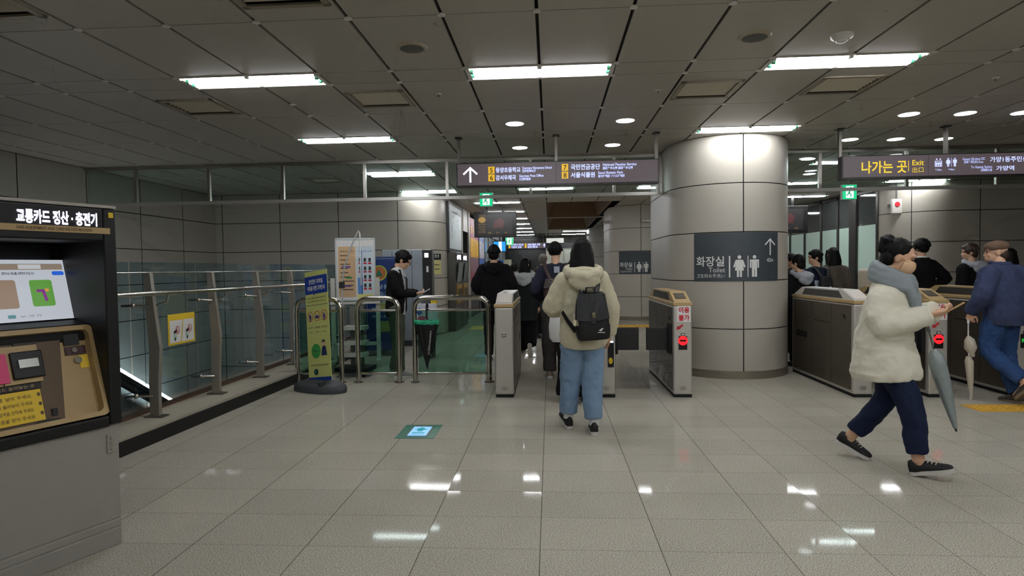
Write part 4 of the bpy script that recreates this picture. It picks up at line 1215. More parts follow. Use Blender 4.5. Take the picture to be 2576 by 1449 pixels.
part('body', lambda b: b.box(-2.18,-2.07,10.93,10.99,.70,.85), M_yel, t, local=False)
part('bracket', lambda b: b.box(-2.17,-2.08,10.99,11.07,.75,.8), M_dgrey, t, local=False)
t = thing('patterned_bag', 'pink, blue and white patterned shopping bag on a low stand by the grey machine', 'bag', (-1.99,9.6,0))
def fn(b):
    b.rings([[Vector((-1.99+.19*k*math.cos(a), 9.6+.08*k*math.sin(a), z)) for a in [2*PI*j/20 for j in range(20)]] for k, z in ((.85,.40),(1,.44),(1,.78),(.92,.86))])
part('bag_body', fn, mat('bag_white', (214,216,226), .5), t, local=False)
part('pink_patch', lambda b: b.ell((-2.03,9.528,.60),(.10,.02,.07)), mat('bag_pink', (224,70,120), .5), t, local=False)
part('blue_patch', lambda b: (b.ell((-2.08,9.535,.74),(.055,.02,.06)), b.ell((-1.9,9.53,.52),(.05,.02,.05))), mat('bag_blue', (70,96,190), .5), t, local=False)
part('handle', lambda b: b.tube(bent([(-2.05,9.6,.85),(-2.05,9.6,1.0),(-1.93,9.6,1.0),(-1.93,9.6,.85)], .05), .008, 6), M_dgrey, t, local=False)
part('stand', lambda b: (b.box(-2.12,-1.86,9.5,9.7,.37,.40), [b.box(x-.015,x+.015,y-.015,y+.015,0,.37) for x in (-2.1,-1.88) for y in (9.52,9.68)]), M_dgrey, t, local=False)

# ------------------------------------------------------------------ corridor wall on the left
t = thing('map_board', 'tall pale line map board on the corridor wall above the ticket machines', 'map', (-2.3,14.5,2.3))
kw = dict(parent=t, local=False)
part('frame', lambda b: b.box(-2.315,-2.25,13.5,15.45,1.80,2.94), M_dgrey, bevel=.01, **kw)
part('map_sheet', lambda b: b.box(-2.25,-2.245,13.58,15.37,1.88,2.72), mat('map_paper', (186,196,198), .4, var=.10, vscale=9, emit=.12), **kw)
part('title_band', lambda b: b.box(-2.25,-2.244,13.58,15.37,2.72,2.88), mat('map_title', (120,130,134), .4), **kw)
Mw = plane_M((-2.243,13.6,1.9), (0,1,0), (0,0,1))
def fn(b):
    for k in range(14):
        x0, y0 = random.uniform(.1,1.6), random.uniform(.05,.75); x1, y1 = x0+random.uniform(-.5,.5), y0+random.uniform(-.3,.3)
        pline(b, Mw, x0, y0, min(max(x1,.05),1.7), min(max(y1,.03),.78), .012)
part('map_line', fn, mat('map_lines', (128,146,156), .5), **kw)
for i, y in enumerate((13.55, 14.55)):
    t = thing('ticket_machine', 'dark ticket machine with lit white heading on the corridor wall, ' + ('nearer of two' if i == 0 else 'farther of two'), 'ticket machine', (-2.25,y+.4,0), group='wall ticket machines')
    kw = dict(parent=t, local=False)
    part('housing', lambda b: b.box(-2.30,-2.12,y,y+.9,.0,1.80), mat('tm_housing', (86,84,80), .4, .4), bevel=.01, **kw)
    part('heading', lambda b: b.box(-2.12,-2.11,y+.08,y+.82,1.62,1.74), M_dgrey, **kw)
    Mh_ = plane_M((-2.106,y,0), (0,1,0), (0,0,1))
    part('lit_lettering', lambda b: put_text(b, '승차권', .11, Mh_, .45, 1.64, align='CENTER', width=.6, bold=.008), emis('tm_text', (240,240,255), 3), **kw)
    part('screen', lambda b: pbox(b, plane_M((-2.118,y,1.12), (0,1,0), (.06,0,.46)), .1,.8,.0,.45,0,.01), mat('tm_screen', (40,52,64), .12), **kw)
    part('coin_panel', lambda b: b.box(-2.12,-2.09,y+.1,y+.8,.62,1.05), mat('tm_gold', (150,118,50), .4), **kw)
    [part('slot', lambda b: b.box(-2.09,-2.085,y+.2+.2*k,y+.32+.2*k,.7,.95), M_black, **kw) for k in range(3)]
for i, (z0, z1, mm, lab) in enumerate(((1.62,1.74,M_black,'small black heading plate on the curved wall beside the ticket machines'),(1.30,1.60,mat('notice_paleyellow', (214,208,140), .5),'pale yellow paper notice on the curved wall beside the ticket machines'))):
    t = thing('wall_notice', lab, 'notice', (-2.55,12.55,z0))
    a0, a1 = math.radians(-44), math.radians(-18)
    def fn(b):
        v = []
        for z in (z0, z1):
            for k in range(7):
                a = a0+(a1-a0)*k/6; v.append((-3.22+.922*math.cos(a), 13.25+.922*math.sin(a), z))
        b.add(v, [(k, k+1, 8+k, 7+k) for k in range(6)], True)
    part('sheet', fn, mm, t, local=False)
    def fn2(b):
        for q in range(2):
            for k in range(4):
                a = a0+(a1-a0)*(k+.6)/5; z = z0+(z1-z0)*(.35+.3*q)
                c = (-3.22+.926*math.cos(a), 13.25+.926*math.sin(a)); d = (-math.sin(a), math.cos(a))
                b.add([(c[0]-d[0]*.03,c[1]-d[1]*.03,z),(c[0]+d[0]*.03,c[1]+d[1]*.03,z),(c[0]+d[0]*.03,c[1]+d[1]*.03,z+.02),(c[0]-d[0]*.03,c[1]-d[1]*.03,z+.02)], [(0,1,2,3)])
    part('print', fn2, M_wht if i == 0 else M_ink, t, local=False)
t = thing('fire_extinguisher', 'small red fire extinguisher on the floor by the corridor wall', 'fire extinguisher', (-1.75,17.2,0), group=None)
part('cylinder', lambda b: b.tube([(0,0,.0),(0,0,.35),(0,0,.42)], [.08,.08,.03], 14), mat('extinguisher_red', (150,30,30), .4), t)
part('valve', lambda b: b.cyl((0,0,.42),(0,0,.48),.03,10), M_dgrey, t)
part('hose', lambda b: b.tube([(0,0,.46),(.09,0,.44),(.1,0,.2)], .012, 8), M_black, t)
# posters and shop front
for i, (y0, y1, cols, lab) in enumerate(((17.3,19.3,((150,52,84),(206,150,40),(120,84,96),(132,50,70)),'tall crimson and yellow advertising poster on the corridor wall'),(19.5,21.0,((92,110,170),(170,160,160),(58,90,160),(120,60,96)),'tall blue advertising poster next to the crimson one'))):
    t = thing('wall_poster', lab, 'poster', (-2.3,(y0+y1)/2,.9))
    kw = dict(parent=t, local=False)
    part('backing', lambda b: b.box(-2.33,-2.28,y0,y1,0,2.9), M_dgrey, **kw)
    hs_ = [2.88,2.3,1.75,1.3,.85]
    for k in range(4):
        part('colour_block', lambda b: b.box(-2.28,-2.272,y0+.03,y1-.03,hs_[k+1],hs_[k]), mat('poster_%d_%d' % (i,k), cols[k], .45, var=.35, vscale=7, emit=.15), **kw)
    Mw = plane_M((-2.268,y0,0), (0,1,0), (0,0,1))
    part('lettering', lambda b: (put_text(b, '세일 100', .6, Mw, .1, 1.82, width=y1-y0-.2, bold=.01), put_text(b, '행사 안내', .25, Mw, .1, 2.45, width=y1-y0-.3)), mat('poster_text%d' % i, ((226,190,40),(200,206,226))[i], .5, emit=.2), **kw)
t = thing('storefront', 'glazed shop front glowing pale blue along the corridor', 'shop front', (-2.3,25,0))
kw = dict(parent=t, local=False)
part('pane', lambda b: b.box(-2.35,-2.32,21.1,30.9,.1,2.6), mat('shop_glass', (120,140,146), .1, var=.3, vscale=1.5, emit=.16), **kw)
for k in range(7):
    part('frame_post', lambda b: b.box(-2.36,-2.26,21.1+1.6*k,21.2+1.6*k,0,2.65), M_dsteel, **kw)
part('fascia', lambda b: b.box(-2.4,-2.26,21.1,30.9,2.62,3.0), M_dgrey, **kw)
Mw = plane_M((-2.31,0,0), (0,1,0), (0,0,1))
for k in range(12): part('shop_light', lambda b: pell(b, Mw, 22+random.uniform(0,8), random.uniform(.8,2.4), .16, .06), emis('shop_glow', (150,180,255), .8), **kw)
# far end: black board, sign above it, lattice, shop screens
t = thing('black_board', 'big black board closing the far end of the corridor', 'board', (-1.1,29.6,0))
part('panel', lambda b: b.box(-2.0,-.2,29.6,29.7,0,2.34), mat('board_black', (22,23,24), .25), t, local=False)
part('top_box', lambda b: b.box(-2.0,-.2,29.55,29.75,2.62,2.95), M_blackm, t, local=False)
s3, kw, M = hanging_sign('hanging_sign', 'small distant sign strip with yellow and white lettering above the black board', -2.02, -.18, 29.3, 2.36, 2.62, (-1.9,-.3), [])
[part('number_box', lambda b: pquad(b, M, xa,xa+.08,2.38,2.6), M_signye, **kw) for xa in (-1.98,-1.2)]
part('lettering', lambda b: (put_text(b, '강서세무서 마곡나루', .11, M, -1.86, 2.50, width=.6, bold=.004), put_text(b, '가양역 방면', .11, M, -1.86, 2.38, width=.5, bold=.004), put_text(b, '서울식물원 공원', .11, M, -1.08, 2.50, width=.62, bold=.004), put_text(b, '양천향교', .11, M, -1.08, 2.38, width=.5, bold=.004), pict_woman(b, M, -.26, 2.4, .2)), M_signtx, **kw)
t = thing('wall_map', 'pale mottled wall panels at the far end right of the black board', 'wall panel', (.6,29.6,0))
for x in (-.18,.68): part('panel', lambda b: b.box(x,x+.84,29.6,29.66,0,2.36), mat('map_mottle', (176,180,168), .4, var=.4, vscale=10, emit=.12), t, local=False)
part('lit_band', lambda b: b.box(-.16,.68,29.58,29.7,2.62,2.86), emis('lit_band', (220,224,216), .8), t, local=False)
part('heading', lambda b: b.box(-.18,1.5,29.57,29.7,2.36,2.6), M_dgrey, t, local=False)
t = thing('ceiling_truss', 'dark lattice truss spanning the far end of the ceiling', 'truss', (0,28.2,2.9))
def fn(b):
    for z in (2.79,2.99): b.cyl((-2.1,28.2,z),(1.6,28.2,z),.014,6)
    n = 18
    for k in range(n):
        x = -2.1+3.7*k/n; w = 3.7/n
        b.cyl((x,28.2,2.79),(x+w,28.2,2.99),.011,6); b.cyl((x,28.2,2.99),(x+w,28.2,2.79),.011,6)
part('lattice', fn, M_dgrey, t, local=False)
t = thing('hanging_screen', 'bright blue and white screen hung beside the far exit light', 'screen', (-2.05,24.0,2.3))
part('case', lambda b: b.box(-2.25,-1.72,24.0,24.1,2.06,2.5), M_black, t, local=False)
part('display', lambda b: b.box(-2.22,-1.75,23.99,24.0,2.09,2.47), emis('shop_blue', (30,150,230), 1.0), t, local=False)
part('white_stripe', lambda b: b.box(-2.02,-1.9,23.985,23.99,2.09,2.47), emis('shop_white', (220,240,255), 1.3), t, local=False)
part('arm', lambda b: b.box(-2.0,-1.95,24.03,24.07,2.5,Z_CEIL), M_black, t, local=False)
exit_light('tiny green exit light at the far end of the corridor', -1.66, 25.0, 2.52, .32, .3)
t = thing('shop_board', 'blue and cream notice boards standing by the shop front', 'notice board', (-1.95,25.5,0))
part('blue_panel', lambda b: b.box(-2.2,-1.95,25.5,25.55,1.1,1.75), mat('shop_blue_panel', (20,84,160), .5, emit=.15), t, local=False)
part('cream_panel', lambda b: b.box(-1.94,-1.62,25.5,25.55,.2,1.78), mat('shop_cream', (178,174,150), .5), t, local=False)
part('base', lambda b: b.box(-2.2,-1.62,25.4,25.65,0,.2), M_dgrey, t, local=False)
# cameras on the pillars and the emergency light on the right
def cctv(lab, x, y, z, s):
    t = thing('security_camera', lab, 'camera', (x,y,z), group='wall cameras')
    part('bracket', lambda b: b.box(-.03,.03,-.02,.12,-.02,.06), M_white, t)
    part('housing', lambda b: b.tube([(0,-.02,.02),(s*.20,-.12,-.0)], [.042,.036], 14), M_white, t)
    part('lens', lambda b: b.tube([(s*.20,-.12,0),(s*.215,-.128,-.003)], [.030,.030], 14), M_black, t)
cctv('pale security camera on the left flank of the second pillar', 1.62, 16.6, 2.60, -1)
cctv('pale security camera on the front of the second pillar', 2.42, 15.9, 2.58, 1)
cctv('pale security camera on the third pillar', 1.62, 25.2, 2.72, -1)
t = thing('alarm_box', 'white alarm box with a red dot at the end of the panelled right wall', 'alarm', (6.93,12.78,2.56))
part('case', lambda b: b.box(-.05,.15,-.09,-.01,-.16,.14), M_white, t, bevel=.02)
part('red_dot', lambda b: b.cyl((.05,-.10,.03),(.05,-.09,.03),.05,16), M_red, t)
part('bracket', lambda b: (b.box(-.02,.1,-.02,.14,.0,.05), b.cyl((.05,-.05,.14),(.05,-.05,.5),.012,8)), M_dgrey, t)
# pale equipment console behind the right-hand gates
t = thing('fare_console', 'pale beige rounded console behind the ticket gates on the right', 'machine', (6.0,10.9,0))
part('top', lambda b: b.box(5.42,6.55,10.7,11.1,.95,1.32), mat('console_beige', (176,166,150), .5), t, local=False, bevel=.06, seg=4)
part('pedestal', lambda b: b.box(5.62,6.4,10.72,11.08,.0,1.02), mat('console_beige', (176,166,150), .5), t, local=False, bevel=.02)
part('slot', lambda b: (b.box(5.85,6.05,10.71,10.72,.86,1.0), b.box(5.87,6.03,10.70,10.71,.93,.95)), M_dgrey, t, local=False)
# hanging umbrella on the wide barrier frame
t = thing('hanging_umbrella', 'folded black umbrella with green rim hanging from the wide barrier frame', 'umbrella', (-1.53,7.40,.6))
kw = dict(parent=t, local=False)
def fn(b):
    rings = []
    for z, r in ((.19,.006),(.30,.030),(.45,.068),(.60,.105),(.735,.140)):
        rings.append([Vector((-1.53+r*(1+.10*math.cos(8*a))*math.cos(a), 7.385+r*.5*(1+.10*math.cos(8*a))*math.sin(a), z)) for a in [2*PI*j/48 for j in range(48)]])
    b.rings(rings)
part('canopy', fn, mat('umbrella_black', (18,18,20), .6), **kw)
def fn(b):
    rings = []
    for z, r, k in ((.735,.141,.10),(.765,.146,.14),(.785,.135,.16),(.775,.10,.1)):
        rings.append([Vector((-1.53+r*(1+k*math.cos(8*a))*math.cos(a), 7.385+r*.5*(1+k*math.cos(8*a))*math.sin(a), z+.006*math.sin(8*a))) for a in [2*PI*j/48 for j in range(48)]])
    b.rings(rings, False)
part('green_rim', fn, mat('umbrella_green', (24,150,110), .5), **kw)
part('shaft', lambda b: b.cyl((-1.53,7.40,.17),(-1.53,7.40,.96),.006,8), M_dsteel, **kw)
part('handle', lambda b: b.tube(bent([(-1.53,7.40,.80),(-1.53,7.405,.985),(-1.53,7.47,.985),(-1.53,7.475,.93)], .04), .012, 10), M_black, **kw)
Mu = plane_M((-1.492,7.352,.36), (.037,-.035,.30), (-.98,-.1,.10))
part('lettering', lambda b: put_text(b, 'U.Dimension', .035, Mu, 0, 0, width=.3), M_wht, **kw)

# ------------------------------------------------------------------ camera, world, exposure
cam = bpy.data.cameras.new('camera'); co = bpy.data.objects.new('camera', cam); COL.objects.link(co)
R_ = [[0.99795,-0.01152,-0.06292],[0.06251,-0.03338,0.99749],[-0.01359,-0.99938,-0.03259]]
X = Vector((R_[0][0],R_[1][0],R_[2][0])); Y = Vector((R_[0][1],R_[1][1],R_[2][1])); Zf = Vector((R_[0][2],R_[1][2],R_[2][2]))
m4 = Matrix(((X.x,-Y.x,-Zf.x,0),(X.y,-Y.y,-Zf.y,0),(X.z,-Y.z,-Zf.z,H_CAM),(0,0,0,1)))
co.matrix_world = m4
cam.sensor_width = 36.; cam.sensor_fit = 'HORIZONTAL'; cam.lens = F_PX/2576*36; cam.clip_start = .05
SC.camera = co
w = bpy.data.worlds.new('world'); SC.world = w; w.use_nodes = True
w.node_tree.nodes['Background'].inputs[0].default_value = (.5,.5,.5,1); w.node_tree.nodes['Background'].inputs[1].default_value = .02
SC.view_settings.view_transform = 'Standard'; SC.view_settings.look = 'None'; SC.view_settings.gamma = 1; SC.view_settings.use_curve_mapping = False
SC.view_settings.exposure = EXPOSURE
SC.cycles.max_bounces = 6; SC.cycles.diffuse_bounces = 3; SC.cycles.glossy_bounces = 3; SC.cycles.transmission_bounces = 3; SC.cycles.transparent_max_bounces = 24
SC.cycles.sample_clamp_indirect = 6; SC.cycles.use_adaptive_sampling = True; SC.cycles.adaptive_threshold = .06; SC.cycles.adaptive_min_samples = 12
# ------------------------------------------------------------------ people
M_skin = mat('skin', (214,170,140), .5, var=.05, vscale=40)
M_skin2 = mat('skin_tan', (196,148,118), .5, var=.05, vscale=40)
M_hair = mat('black_hair', (13,11,11), .6, var=.4, vscale=60, bump=.5, bscale=260, stretch=(1,1,.08), bdist=.002, spec=.22)
M_hairb = mat('brown_hair', (58,42,34), .45, var=.3, vscale=60, bump=.6, bscale=160, stretch=(1,1,.08), bdist=.004)
M_hairg = mat('grey_hair', (112,106,100), .55, var=.3, vscale=80, bump=.6, bscale=160, bdist=.004)
M_eye = mat('eye_dark', (20,16,14), .2)
def cloth(name, rgb, var=.12, bump=.35, bscale=260, rough=.9, vscale=14, bdist=.003):
    return mat(name, rgb, rough, var=var, vscale=vscale, bump=bump, bscale=bscale, spec=.2, bdist=bdist)
JD = dict(pelvis=(0,0,.92), neck=(0,-.012,1.44), head=(0,.018,1.585), hipL=(-.085,0,.90), hipR=(.085,0,.90), kneeL=(-.09,.015,.49), kneeR=(.09,.015,.49), ankL=(-.09,-.02,.085), ankR=(.09,-.02,.085),
          shL=(-.155,-.005,1.335), shR=(.155,-.005,1.335), elL=(-.215,-.03,1.10), elR=(.215,-.03,1.10), wrL=(-.225,.04,.86), wrR=(.225,.04,.86))
FOLD = [(.16,.022),(.05,.010)]
class Person:
    def __init__(p, label, x, y, deg, H, J=None, vox=.010, torso_yaw=0, head=(0,0,0), zoff=0.):
        p.t = thing('person', label, 'person', (x, y, zoff), math.radians(deg))
        p.s = H/1.7; p.vox = vox
        p.J = {k: Vector(v)*p.s for k, v in {**JD, **(J or {})}.items()}
        yaw, pitch, roll = [math.radians(a) for a in head]   # yaw + = towards the left, pitch + = down
        p.HM = Matrix.Rotation(yaw, 3, 'Z') @ Matrix.Rotation(-pitch, 3, 'X') @ Matrix.Rotation(roll, 3, 'Y')
        p.ty = Matrix.Rotation(math.radians(torso_yaw), 3, 'Z')
        p.tdir = p.ty @ Vector((1,0,0))
    def hp(p, x, y, z):
        return p.J['head'] + p.HM @ (Vector((x,y,z))*p.s)
    def spine(p, z):
        a, c = p.J['pelvis'], p.J['neck']
        z *= p.s
        if z <= a.z: return Vector((a.x, a.y, z))
        return a + (c-a)*((z-a.z)/(c.z-a.z))
    def torso(p, b, prof):
        pts = [p.spine(z) + Vector((0,dy*p.s,0)) for z, rx, ry, dy in prof]
        b.tube(pts, [(rx*p.s, ry*p.s) for z, rx, ry, dy in prof], 20, flat=p.tdir)
    def limb(p, b, names, radii, n=12):
        J = p.J; pts = [J[k] for k in names]; P = []; R = []
        for i in range(len(pts)-1):
            for k in range(4):
                f = k/4; P.append(pts[i].lerp(pts[i+1], f)); R.append((radii[i]*(1-f)+radii[i+1]*f)*p.s)
        P.append(pts[-1]); R.append(radii[-1]*p.s)
        # soften the joint
        Q = [P[0]] + [(P[i-1]+2*P[i]+P[i+1])/4 for i in range(1, len(P)-1)] + [P[-1]]
        b.tube(Q, R, n)
        b.ell(Q[0], (R[0],)*3); b.ell(Q[-1], (R[-1],)*3) if False else None
    def hand(p, b, side, d, n, curl=18, grip=False):
        s = p.s; w = p.J['wr'+side]; d = Vector(d).normalized(); n = Vector(n); n = (n - d*n.dot(d)).normalized(); t = d.cross(n)
        ts = 1 if side == 'L' else -1
        M = Matrix((t, n, d)).transposed()
        b.ell(w + d*.045*s, (.038*s,.016*s,.055*s), M)
        for k, (o, L) in enumerate(((.030,.070),(.011,.080),(-.010,.074),(-.029,.058))):
            q = w + (d*.085 + t*o*ts)*s; pts = [q - d*.03*s, q]; a = 0
            for seg in (.45,.32,.25):
                a += math.radians(curl + 3*k); q = q + (d*math.cos(a)+n*math.sin(a))*L*seg*s; pts.append(q)
            b.tube(pts, [.0098*s,.0098*s,.0092*s,.0085*s,.0068*s], 8); b.ell(pts[-1], (.0068*s,)*3, nu=8, nv=6)
        q = w + (d*.025 + t*.026*ts)*s
        pts = [q, q + (d*.024 + t*.028*ts + n*.012)*s, q + (d*.055 + t*.036*ts + n*.026)*s, q + (d*.078 + t*.034*ts + n*.036)*s]
        b.tube(pts, [.013*s,.0115*s,.0098*s,.0075*s], 8); b.ell(pts[-1], (.0075*s,)*3, nu=8, nv=6)
    def body(p, m=M_skin, hands=None, glasses=False, eyes=True, mask=None):
        b = MB(); s = p.s; J = p.J
        p.torso(b, [(.80,.10,.085,0),(.88,.145,.10,0),(.98,.14,.095,0),(1.08,.12,.085,.005),(1.22,.14,.098,.01),(1.32,.15,.09,.0),(1.39,.115,.07,-.005),(1.43,.058,.055,-.005)])
        nk = J['neck']; hd = p.hp(0,-.015,-.06)
        b.tube([nk - Vector((0,0,.03*s)), nk.lerp(hd,.5), hd], [.060*s,.053*s,.054*s], 14)
        b.ell(p.hp(0,-.012,.025), (.073*s,.092*s,.094*s), p.HM); b.ell(p.hp(0,.022,-.045), (.057*s,.066*s,.074*s), p.HM)
        b.ell(p.hp(0,.052,-.090), (.026*s,.022*s,.020*s), p.HM)                                     # chin
        b.tube([p.hp(0,.080,.022), p.hp(0,.089,-.005), p.hp(0,.098,-.024), p.hp(0,.084,-.034)], [.009*s,.011*s,.0135*s,.010*s], 8)   # nose
        for sd in (-1,1):
            b.ell(p.hp(sd*.014,.094,-.030), (.010*s,.011*s,.008*s), p.HM)
            b.ell(p.hp(sd*.037,.070,-.020), (.022*s,.016*s,.018*s), p.HM)
            b.tube([p.hp(sd*.012,.085,.040), p.hp(sd*.034,.080,.045), p.hp(sd*.055,.064,.036)], .010*s, 8)
            b.ell(p.hp(sd*.074,-.012,-.008), (.010*s,.022*s,.032*s), p.HM)
            b.ell(p.hp(sd*.082,-.018,.004), (.008*s,.014*s,.018*s), p.HM)
        b.ell(p.hp(0,.090,-.058), (.024*s,.010*s,.008*s), p.HM); b.ell(p.hp(0,.087,-.070), (.021*s,.010*s,.008*s), p.HM)
        for k in 'LR':
            p.limb(b, ['sh'+k,'el'+k,'wr'+k], [.050,.038,.027])
            p.limb(b, ['hip'+k,'knee'+k,'ank'+k], [.082,.056,.040])
            a = J['ank'+k]; f = p.foot.get(k, (0,1,0)) if hasattr(p, 'foot') else (0,1,0)
            f = Vector(f).normalized()
            b.tube([a, a + f*.04*s - Vector((0,0,.048*s)), a + f*.12*s - Vector((0,0,.058*s))], [.034*s,.028*s,.020*s], 10)
            if hands and k in hands:
                p.hand(b, k, *hands[k])
            else:
                d = (J['wr'+k] - J['el'+k]).normalized()
                p.hand(b, k, d, Vector((1 if k == 'L' else -1, .3, 0)), 20)
        o = b.build('body', m, p.t, remesh=min(p.vox, .0075) if hands else p.vox, smooth=2)
        if eyes:
            for sd in (-1,1):
                part('eye', lambda b: b.ell(p.hp(sd*.032,.079,.012), (.014*s,.006*s,.005*s), p.HM, 10, 6), M_eye, p.t)
                part('eyebrow', lambda b: b.tube([p.hp(sd*.014,.087,.040), p.hp(sd*.034,.083,.046), p.hp(sd*.054,.067,.038)], [.0035*s,.0045*s,.003*s], 6), M_hair, p.t)
            if not mask:
                b = MB(); b.ell(p.hp(0,.0985,-.064), (.020*s,.004*s,.0045*s), p.HM, 12, 6); b.build('lips', mat('lips', (170,96,88), .45), p.t)
        if glasses:
            b = MB()
            for sd in (-1,1):
                c = [p.hp(sd*.034+.026*math.cos(a), .104, .008+.020*math.sin(a)) for a in [2*PI*k/18 for k in range(19)]]
                b.tube(c, .0022*s, 6); b.tube([p.hp(sd*.060,.100,.014), p.hp(sd*.078,.03,.016), p.hp(sd*.080,-.02,.012)], .0022*s, 6)
            b.tube([p.hp(-.009,.106,.012), p.hp(.009,.106,.012)], .002*s, 6)
            b.build('glasses', M_black, p.t)
        if mask:
            b = MB(); rings = []
            for z, w, yo in ((.004,.054,.106),(-.012,.068,.118),(-.04,.075,.126),(-.07,.070,.117),(-.10,.056,.098),(-.124,.036,.070)):
                rings.append([p.hp(w*math.cos(a), (yo-.035)*math.sin(a)+.035 if math.sin(a) > 0 else .035+.012*math.sin(a), z) for a in [2*PI*k/20 for k in range(20)]])
            b.rings(rings); b.build('face_mask', mask, p.t, sub=1)
            b = MB()
            for sd in (-1,1): b.tube([p.hp(sd*.06,.06,-.01), p.hp(sd*.079,.0,.008), p.hp(sd*.082,-.03,.0), p.hp(sd*.079,.0,-.03), p.hp(sd*.058,.06,-.06)], .0018*s, 5)
            b.build('ear_loop', mask, p.t)
        return o
    def top(p, m, prof, sleeve, name='jacket', cuffs=True, folds=FOLD, vox=None, smooth=4):
        b = MB(); p.torso(b, prof)
        for k in 'LR':
            p.limb(b, ['sh'+k,'el'+k,'wr'+k], sleeve, 14)
            a = p.J['sh'+k]; b.ell(a, (sleeve[0]*.98*p.s,)*3)
            nk = p.spine(1.40); b.tube([nk, nk.lerp(a,.55) + Vector((0,0,.008*p.s)), a], [.07*p.s,.074*p.s,sleeve[0]*.95*p.s], 12)
        return b.build(name, m, p.t, remesh=vox or max(p.vox, .010), smooth=smooth, disp=folds)
    def trousers(p, m, r=(.098,.075,.062), hem=.0, top=.97, folds=FOLD, name='trousers', hip=(.165,.118)):
        b = MB()
        p.torso(b, [(.84,hip[0]*.80,hip[1]*.9,-.005),(.90,hip[0],hip[1],-.008),(top,hip[0]*.92,hip[1]*.9,0)])
        for k in 'LR':
            h, kn, a = p.J['hip'+k], p.J['knee'+k], p.J['ank'+k]
            e = a.lerp(kn, hem) if hem >= 0 else a + (a-kn).normalized()*(-hem)
            old = p.J['ank'+k]; p.J['ank'+k] = e
            p.limb(b, ['hip'+k,'knee'+k,'ank'+k], r, 14)
            p.J['ank'+k] = old
        return b.build(name, m, p.t, remesh=max(p.vox, .010), smooth=3, disp=folds)
    def shoes(p, m, sole=None, pitch=None, yaw=None, laces=None, L=.262):
        p.foot = {}
        for k in 'LR':
            a = p.J['ank'+k]; pi_ = math.radians((pitch or {}).get(k, 0)); yw = math.radians((yaw or {}).get(k, 0))
            R = Matrix.Rotation(yw, 3, 'Z') @ Matrix.Rotation(-pi_, 3, 'X')
            p.foot[k] = R @ Vector((0,1,0))
            s = p.s; T = lambda x, y, z: a + R @ Vector((x*s, y*s, (z-.085)*s))
            k_ = L/.262
            def ring(y, w, h, z0, n=16):
                return [T(w*math.cos(t)*(1 if math.sin(t) > 0 else 1), y*k_, z0 + (h*math.sin(t) if math.sin(t) > 0 else .008*math.sin(t))) for t in [2*PI*q/n for q in range(n)]]
            b = MB()
            b.rings([ring(-.072,.018,.045,.026), ring(-.064,.030,.074,.026), ring(-.04,.036,.082,.026), ring(.0,.037,.078,.026), ring(.045,.039,.064,.026), ring(.09,.044,.048,.026), ring(.13,.046,.038,.026), ring(.165,.040,.030,.026), ring(.186,.024,.020,.026), ring(.191,.010,.010,.026)])
            o = b.build('shoe', m, p.t)
            b = MB(); out = [(-.024,-.076),(-.034,-.055),(-.037,0),(-.040,.05),(-.047,.11),(-.046,.15),(-.034,.182),(-.012,.198),(.012,.198),(.034,.182),(.046,.15),(.047,.11),(.040,.05),(.037,0),(.034,-.055),(.024,-.076)]
            b.prism([(x,y*k_) for x, y in out], lambda u, v, q: T(u, v, q), .0, .028, True)
            b.build('sole', sole or M_black, o)
            if laces:
                b = MB()
                for q in range(4):
                    y = .035+.022*q; zt = .1015-.0085*q
                    b.tube([T(-.03,y*k_,zt-.012), T(0,(y+.008)*k_,zt), T(.03,y*k_,zt-.012)], .0032*s, 6)
                b.tube([T(.0,.03,.105), T(.03,.02,.12), T(.04,.0,.10)], .003*s, 6); b.tube([T(.0,.03,.105), T(-.03,.02,.12), T(-.04,.0,.10)], .003*s, 6)
                b.build('laces', laces, o)
    def hair_short(p, m=M_hair, vol=1., fringe=.0, n=150, low=.0, seed=1, back=0.):
        rnd = random.Random(seed); b = MB(); s = p.s; hp0 = p.hp; hp = lambda x, y, z: hp0(x, y-back, z+back*.35)
        b.ell(hp(0,-.022,.040), (.082*s*vol,.092*s*vol,.088*s*vol), p.HM)
        b.ell(hp(0,-.050,-.005-low), (.070*s*vol,.060*s,.075*s), p.HM)
        b.ell(hp(0,.040+fringe,.085), (.058*s*vol,.042*s,.030*s*vol), p.HM)
        for q in range(n):
            a = rnd.uniform(0, 2*PI); u = rnd.uniform(.15,1.)
            x, y = math.cos(a)*u, math.sin(a)*u
            if y > .45 and u > .8: continue
            z = math.sqrt(max(0, 1-u*u))
            c = (x*.076*vol, -.022+y*.088*vol, .040+z*.086*vol)
            e = (x*.092*vol, -.022+y*.10*vol+rnd.uniform(-.01,.01), .040+z*.086*vol-.05*u-rnd.uniform(.0,.02))
            b.tube([hp(*c), hp((c[0]+e[0])/2*1.04,(c[1]+e[1])/2,(c[2]+e[2])/2+.006), hp(*e)], [.008*s,.0085*s,.003*s], 5)
        return b.build('hair', m, p.t, remesh=.0052, smooth=0)
